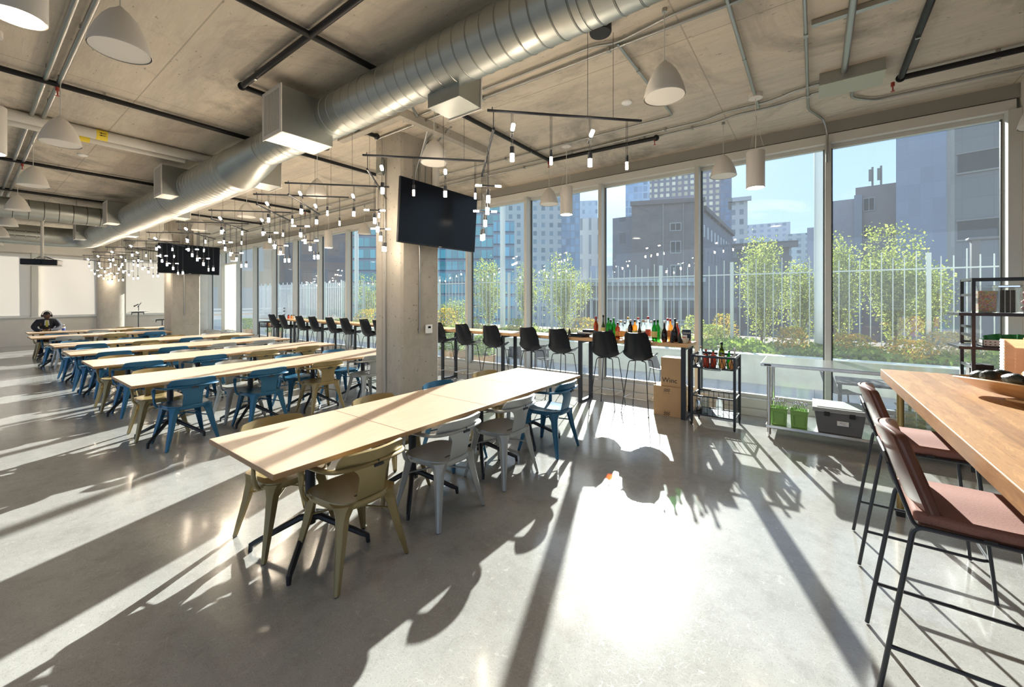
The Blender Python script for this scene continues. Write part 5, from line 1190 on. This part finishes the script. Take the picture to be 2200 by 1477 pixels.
# fence of upright bars
for k in range(-17,5):
    x0=.08+1.7*k; wide=k<-11
    if k>=1: l='pale steel railing panel outside, %s one right of the round pale post'%ORD[k-1]
    elif not wide: l='pale steel railing panel outside, %s one left of the round pale post'%ORD[-k]
    else: l='white slatted terrace screen panel at the far end, %s one going away'%ORD[-12-k]
    t=thing('screen_panel' if wide else 'railing_panel',l,'railing',(x0,11.2,.5),0,'white slatted screen panels' if wide else 'steel railing panels round the terrace')
    m=MB(); hw=.045 if wide else .008
    for i in range(1,10): m.box(.17*i-hw,.17*i+hw,-.008,.008,.02,1.98+.12*((i*7+k*3)%3==0))
    mt_=M['paper_white'] if wide else M['fence_paint']
    m.build('upright_bars',mt_,t,smooth=False)
    for z in (1.73,.03): MB().box(.03,1.67,-.012,.012,z,z+.027).build('rail',mt_,t,smooth=False)
    MB().box(-.035,.035,-.04,.04,-.1,2.05).build('railing_post',M['fence_paint'],t,smooth=False)
for x,l in ((.08,'pale round steel post outside beside the thick conduit mullion'),(-8.7,'pale round steel post outside behind the black stools'),(-17.5,'pale round steel post outside at the far window bays')):
    tag(MB().cyl((x,11.2,.1),(x,11.2,9),.09,n=24).build('canopy_post',mat('post_pale',(.66,.72,.69),.4)),l,'post','round steel posts outside')
p=aty(2095,16,515); t=thing('street_lamp','dark flat headed lamp post outside behind the shelving unit','lamp post',(p.x,16,-.05))
MB().box(-.08,.08,-.08,.08,0,p.z+.05).build('lamp_column',mat('lamp_dark',(.10,.10,.10),.5),t,smooth=False); MB().cb((.25,0,p.z+.06),(.8,.3,.07)).build('lamp_head',M['lamp_dark'],t,smooth=False,bevel=.02)
# terrace chairs
def make_patio():
    t=thing('patio_chair','x','chair',(0,0,0),0,'black patio chairs on the terrace')
    MB().sheet(lambda u,v:((u-.5)*.42,-.2+.40*v,.43-.015*math.sin(u*3.14)),6,6,.02).build('seat',M['black_plastic'],t)
    MB().sheet(lambda u,v:((u-.5)*(.42-.06*v),-.2-.12*v-.03*math.sin(u*3.14),.45+.38*v),8,6,.015).build('backrest',M['black_plastic'],t)
    for x in (-.18,.18):
        for y in (-.19,.19): MB().cyl((x,y,.43),(x*1.15,y*1.25,0),.015,n=8).build('leg',M['black_plastic'],t)
    return t
pc=make_patio(); p=aty(1812,7.7); pc.location=(p.x,7.7,-.01); pc.rotation_euler=(0,0,R(-60)); pc['label']='black patio chair outside below the steel table top'
pc.scale=(.75,.75,.70)
for u,y,rz,l in ((1105,7.7,40,'black patio chair on the terrace behind the middle stools'),(1170,7.9,-120,'black patio chair facing the table on the terrace'),(1420,8.2,-30,'black patio chair outside beyond the bottles')):
    p=aty(u,y); dup(pc,(p.x,y,-.01),R(rz),l)
for u,y,l in ((1135,8.2,'low glass topped terrace table behind the stools'),(1880,7.9,'low dark terrace table outside below the steel table')):
    p=aty(u,y); t=thing('patio_table',l,'table',(p.x,y,-.01)); MB().box(-.45,.45,-.3,.3,.42,.45).build('table_top',M['black_matt'],t,smooth=False)
    for a in (-.4,.4):
        for c in (-.26,.26): MB().box(a-.015,a+.015,c-.015,c+.015,0,.42).build('leg',M['black_matt'],t,smooth=False)
# ------------------------------------------------------------------ the city
GZ=-14
CAMYAW=A
def tower(name,label,u0,u1,vt,d,depth,m,rot=0,extras=None,zb=GZ,group=None,d1=None):
    "building whose near face spans the given bearing at distance d"
    a=atd(u0,vt,d); b_=atd(u1,vt,d1 or d); z=a.z; depth=min(depth,14)
    if d1 is None:
        def hit(p,dr,q):     # where the line p+s*dr meets the bearing q
            s_=(q.x*p.y-q.y*p.x)/(dr.x*q.y-dr.y*q.x); return p+dr*s_
        r0,r1=ray(u0),ray(u1)
        if u1>1100: dr=Vector((r0.y,-r0.x,0)); a.z=0; b_=hit(a,dr,r1)
        else: dr=Vector((r1.y,-r1.x,0)); b_.z=0; a=hit(b_,dr,r0)
    a.z=b_.z=z; w=(a-b_).length; top=max(z,3)
    mid=(a+b_)/2; yaw=math.atan2(b_.y-a.y,b_.x-a.x)
    t=thing(name,label,'building',(mid.x,mid.y,0),yaw)
    MB().box(-w/2,w/2,0,depth,zb,top).build('facade',m,t,smooth=False)
    if extras: extras(t,w,top,depth)
    return t
def parapet(mt,h=.8,o=.4,hh=0):
    def f(t,w,top,depth): MB().box(-w/2-o,w/2+o,-o,.3,top-h,top+hh+.2).box(-w/2-o,-w/2+.2,-o,depth,top-h,top+hh+.2).build('parapet',mt,t,smooth=False)
    return f
struct('street_ground',MB().box(-400,300,14.5,500,GZ-1,GZ),mat('asphalt',(.12,.12,.12),.9),label='street level far below the terrace')
tower('office_tower','teal glass office block filling the view left of the column',742,1074,260,120,40,facade('f_teal',(.26,.36,.42),(.16,.56,.58),1.7,3.4,.86,.72,.4,spandrel=((.08,.12,.18),.12),wv=.35),rot=-14)
tower('office_tower','lower wing of the teal glass office block',1060,1105,474,98,30,facade('f_teal2',(.24,.34,.42),(.18,.56,.70),1.5,3.0,.86,.72,.4,spandrel=((.10,.14,.20),.12)),rot=-10)
tower('stone_tower','pale stone office tower with square windows right of the teal block',1085,1206,330,190,40,facade('f_stone',(.52,.50,.51),(.18,.24,.30),3.8,3.9,.45,.55,.3),rot=-6)
tower('glass_tower','blue glass flank of the stone office tower',1188,1246,345,205,50,facade('f_blueglass',(.36,.46,.56),(.30,.46,.62),2.2,3.6,.82,.80,.12),rot=10)
tower('stone_tower','slender old stone tower with narrow window bays',1240,1290,470,240,30,facade('f_oldstone',(.52,.50,.47),(.26,.28,.30),5,14,.3,.8,.3))
tower('stone_tower','stepped crown of the old stone tower',1246,1284,432,256,24,facade('f_oldcrown',(.46,.52,.58),(.30,.36,.42),4,5,.4,.5,.3))
tower('glass_tower','tall blue glass tower left of the gridded tower',1344,1400,300,215,30,facade('f_blue2',(.28,.42,.60),(.22,.36,.56),2.4,3.6,.85,.8,.1),rot=5)
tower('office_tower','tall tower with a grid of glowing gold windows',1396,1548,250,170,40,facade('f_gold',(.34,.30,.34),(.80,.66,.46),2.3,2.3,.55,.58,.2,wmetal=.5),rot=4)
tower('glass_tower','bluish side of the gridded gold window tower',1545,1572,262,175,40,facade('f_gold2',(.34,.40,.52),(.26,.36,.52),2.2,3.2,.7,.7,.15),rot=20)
tower('hotel_building','blue grey stepped building behind the grey brick wall',1316,1362,545,115,20,facade('f_step',(.42,.47,.54),(.20,.27,.36),4,4,.5,.6,.2))
tower('hotel_building','upper step of the blue grey stepped building',1334,1362,525,134,20,facade('f_step2',(.42,.47,.54),(.20,.27,.36),3,4,.5,.6,.2))
brick=mat('grey_brick',(.185,.165,.165),.85,var=.15,scale=.6)
def winx(lst,mt=None):
    def f(t,w,top,depth):
        for x,z,ww,h in lst:
            g=MB().box(x-ww/2,x+ww/2,-.06,.1,z-h/2,z+h/2).build('window',mt or M['glass_dark'],t,smooth=False)
            MB().box(x-ww/2-.1,x+ww/2+.1,-.12,-.0,z-h/2-.12,z-h/2).box(x-ww/2-.1,x+ww/2+.1,-.12,0,z+h/2,z+h/2+.12).box(x-ww/2-.1,x-ww/2,-.12,0,z-h/2,z+h/2).box(x+ww/2,x+ww/2+.1,-.12,0,z-h/2,z+h/2).box(x-.04,x+.04,-.1,0,z-h/2,z+h/2).build('window_frame',mat('frame_old',(.45,.46,.46),.6),g,smooth=False)
    return f
mat('glass_dark',(.035,.045,.055),.3,spec=.3)
def ex(t,w,top,depth):
    winx([(1.2,9.3,1.3,1.6),(1.2,5.8,1.3,1.6),(1.2,12.3,1.4,1.0)])(t,w,top,depth)
    MB().box(-w/2-.2,w/2+.2,-.25,.2,top-.5,top+.15).build('parapet',brick,t,smooth=False)
    MB().box(-.6,-.45,-.1,0,2,top).box(2.2,2.3,-.1,0,2,top).build('drain_pipe',M['head_grey'],t,smooth=False)
tower('brick_building','dark grey windowed brick building in the middle of the view',1357,1512,436,62,20,brick,extras=ex)
def ex2(t,w,top,depth): MB().box(-w/2-.3,w/2+.3,-.4,.2,top-.5,top+.2).build('cornice',brick,t,smooth=False)
tower('brick_building','grey building receding right of the windowed brick building, sloping roofline in perspective',1512,1574,446,60,40,facade('f_recede',(.21,.22,.26),(.10,.12,.15),3,3.6,.35,.5,.2),d1=84,extras=ex2)
def corn(t,w,top,depth):
    c=mat('cornice_stone',(.45,.48,.47),.8)
    MB().box(-w/2-.8,w/2+.8,-.9,.2,top-.4,top).box(-w/2-.5,w/2+.5,-.6,.2,top-.75,top-.4).box(-w/2-.3,w/2+.3,-.3,.2,top-2.1,top-1.95).build('cornice',c,t,smooth=False)
    b=MB(); n_=int((w+1)/.55)
    for i in range(n_): x=-w/2-.4+i*.55; b.box(x,x+.28,-.8,0,top-.75,top-.42)
    b.build('cornice_blocks',c,t,smooth=False)
    winx([(x+dx,.55,1.35,1.9) for x in (-5.6,-1.5,3.0) for dx in (0,1.65)])(t,w,top,depth)
    MB().box(-w/2-.2,w/2+.2,-.4,0,-1.6,-1.2).box(-w/2-.2,w/2+.2,-.3,0,-.9,-.75).build('string_course',c,t,smooth=False)
tower('cornice_building','low grey classical building with a dentilled cornice behind the bottles',1262,1492,600,42,20,mat('stone_grey',(.27,.265,.25),.85,var=.1,scale=.4),extras=corn)
tower('white_roof_building','low pale blue sloped roof beyond the broad tree',1268,1352,572,80,12,mat('pale_roof',(.66,.72,.80),.7))
def antenna(t,w,top,depth):
    b=MB(); 
    for x in (-.5,.6): b.cyl((x,2,top),(x,2,top+3.6),.15,n=6).box(x-.5,x-.1,1.7,2.0,top+1.2,top+3.2)
    b.build('antenna_mast',M['head_grey'],t)
tower('ornate_tower','ornate pale rounded tower with cornices past the gridded tower',1572,1606,428,150,20,facade('f_ornate',(.62,.61,.60),(.26,.30,.34),2.6,3.6,.5,.55,.2),extras=parapet(mat('pale_stone',(.6,.6,.6),.8),1.2,1.2))
tower('hotel_building','pale stepped hotel far away beyond the trees',1602,1698,484,330,30,facade('f_hotel',(.62,.64,.68),(.34,.40,.48),5,4.2,.45,.5,.2))
tower('hotel_building','pale green grey hotel just right of the stepped one',1686,1738,504,290,30,facade('f_hotel2',(.52,.58,.58),(.26,.32,.36),5,4.2,.5,.55,.2))
tower('office_tower','grey block rising behind the left of the round pale post',1734,1764,490,200,30,facade('f_mid',(.40,.41,.46),(.2,.22,.27),5,5,.3,.5,.2))
tower('classical_building','brown classical building with arched upper windows beyond the trees',1562,1700,528,85,25,facade('f_brown',(.27,.25,.24),(.34,.40,.42),2.6,3.4,.55,.62,.2),extras=parapet(mat('brown_stone',(.24,.22,.21),.8),1.0,1.0))
tower('plaster_building','cream block seen low between the trees',1690,1790,590,60,12,facade('f_cream',(.48,.46,.42),(.24,.26,.28),3.2,3.2,.4,.5,.2))
tower('plaster_building','pale mauve building top right of the conduit mullion',1786,1842,433,72,25,mat('mauve_plaster',(.43,.40,.42),.85,var=.08,scale=.3))
def ex3(t,w,top,depth):
    winx([(-1.0,top-3.1,1.3,2.0),(-1.0,top-7.9,1.3,2.0),(-1.0,top-12.8,1.3,2.0),(3.7,top-4,.7,2.0),(3.7,top-9,.7,2.0)])(t,w,top,depth); antenna(t,w,top,depth)
tower('plaster_building','taller mauve brown building with windows and roof antennas',1838,1932,404,70,25,mat('mauve_brick',(.36,.30,.285),.85,var=.08,scale=.3),extras=ex3)
tower('plaster_building','blue shaded flank of the mauve brown building',1835,1852,420,69.6,24,mat('shade_wall',(.36,.38,.42),.85,var=.05,scale=.3),rot=-8)  # the flank's blue shade is put into its wall colour
tower('tile_building','huge windowless blue grey tiled wall rising out of view',1925,2034,60,58,30,facade('f_tile',(.34,.40,.50),(.38,.44,.54),1.2,2.2,.985,.985,.55,wv=.06),rot=0)
tower('tile_building','beige tiled edge strip of the blue grey tiled wall',2032,2053,60,57,6,facade('f_edge',(.58,.54,.44),(.60,.56,.47),1.2,2.2,.97,.97,.5,wv=.06))
def ex4(t,w,top,depth):
    b=[]
    for z in (8.3,14.8): 
        if z>0: MB().box(-w/2+.2,w/2,-.05,.15,z-.9,z+.9).build('window_band',M['glass_dark'],t,smooth=False)
        if z>0: MB().box(-w/2+.1,w/2,-.15,0,z-1.05,z-.9).box(-w/2+.1,w/2,-.15,0,z+.9,z+1.0).box(1.4,1.55,-.15,0,z-.9,z+.9).build('window_frame',M['head_grey'],t,smooth=False)
tower('panel_building','grey panelled building with dark window bands at the window edge',2051,2230,60,40,20,facade('f_panel',(.17,.175,.175),(.20,.205,.205),2.0,1.9,.985,.985,.5,wv=.06),extras=ex4)
tower('brick_building','dark brick block across the street behind the far windows',596,742,250,60,20,facade('f_dark',(.16,.12,.12),(.05,.08,.13),3.5,4,.6,.5,.2,spandrel=((.06,.09,.14),.25)))
tower('plaster_building','cream and tan panel building behind the far side windows',430,600,250,50,20,facade('f_tan',(.62,.48,.32),(.56,.54,.50),4.5,5,.5,.6,.5,wv=.06))
# balcony rail boards at far end of the terrace
t=thing('terrace_screen','white slatted screen at the far end of the terrace','screen',(-24.5,9.2,0))
MB().box(-.05,.05,-2.4,1.9,.9,1.0).box(-.05,.05,-2.4,1.9,1.08,1.16).box(-.05,.05,-2.4,1.9,.6,.8).box(-.05,.05,-2.4,-2.3,-.1,1.2).box(-.05,.05,1.8,1.9,-.1,1.2).build('screen_boards',M['paper_white'],t,smooth=False)
# ------------------------------------------------------------------ light, world, camera
EL,AZ=R(24.6),R(20.4)
sd=Vector((-math.sin(AZ)*math.cos(EL),math.cos(AZ)*math.cos(EL),math.sin(EL)))
s=bpy.data.lights.new('sun','SUN'); s.energy=SUN_E; s.angle=R(.55); s.color=(1,.965,.92)
so=bpy.data.objects.new('sun',s); COL.objects.link(so); so.rotation_euler=sd.to_track_quat('Z','Y').to_euler(); so.location=(0,30,30)
w=bpy.data.worlds.new('sky'); bpy.context.scene.world=w; w.use_nodes=True; t=w.node_tree; bg=t.nodes['Background']
tc=N(t,'ShaderNodeTexCoord'); sp=N(t,'ShaderNodeSeparateXYZ'); L(t,tc.outputs['Generated'],sp.inputs[0])
gz=mathn(t,'POWER',mathn(t,'MAXIMUM',sp.outputs[2],0),.55)
sky=mixc(t,gz,(.60,.78,.98),(.26,.46,.85))
mp=N(t,'ShaderNodeMapping'); L(t,tc.outputs['Generated'],mp.inputs[0]); mp.inputs['Scale'].default_value=(2.2,2.2,9); mp.inputs['Rotation'].default_value=(.25,.2,.4)
nz=N(t,'ShaderNodeTexNoise',Scale=1.6,Detail=8,Roughness=.62,Distortion=1.2); L(t,mp.outputs[0],nz.inputs[0])
r=N(t,'ShaderNodeMapRange'); L(t,nz.outputs[0],r.inputs[0]); r.inputs[1].default_value=.50; r.inputs[2].default_value=.80
c=mixc(t,mathn(t,'MULTIPLY',r.outputs[0],.7),sky,(.95,.97,1.0))
sv=N(t,'ShaderNodeVectorMath'); sv.operation='DOT_PRODUCT'; L(t,tc.outputs['Generated'],sv.inputs[0]); sv.inputs[1].default_value=tuple(sd)
gl=mathn(t,'POWER',mathn(t,'MAXIMUM',sv.outputs['Value'],0),60)
c=mixc(t,mathn(t,'MULTIPLY',gl,.9),c,(1.5,1.45,1.35))
gd=mathn(t,'LESS_THAN',sp.outputs[2],-.02); c=mixc(t,gd,c,(.25,.24,.22))
L(t,c,bg.inputs[0]); bg.inputs[1].default_value=SKY_S
cam=bpy.data.cameras.new('camera'); co=bpy.data.objects.new('camera',cam); COL.objects.link(co)
cam.sensor_fit='HORIZONTAL'; cam.sensor_width=36; cam.lens=F*36/2200; cam.shift_y=-(738.5-HY)/2200; cam.clip_start=.02; cam.clip_end=2000
co.location=(0,0,H); co.rotation_euler=(R(90),0,A)
sc=bpy.context.scene; sc.camera=co
sc.view_settings.view_transform='Standard'; sc.view_settings.look='None'; sc.view_settings.gamma=1; sc.view_settings.use_curve_mapping=False
sc.view_settings.exposure=EXPO
cy=sc.cycles; cy.adaptive_threshold=.02; cy.max_bounces=7; cy.diffuse_bounces=4; cy.glossy_bounces=4; cy.transmission_bounces=4; cy.transparent_max_bounces=16; cy.caustics_reflective=True; cy.blur_glossy=1.0; cy.caustics_refractive=False; cy.sample_clamp_indirect=6
cy.use_denoising=True
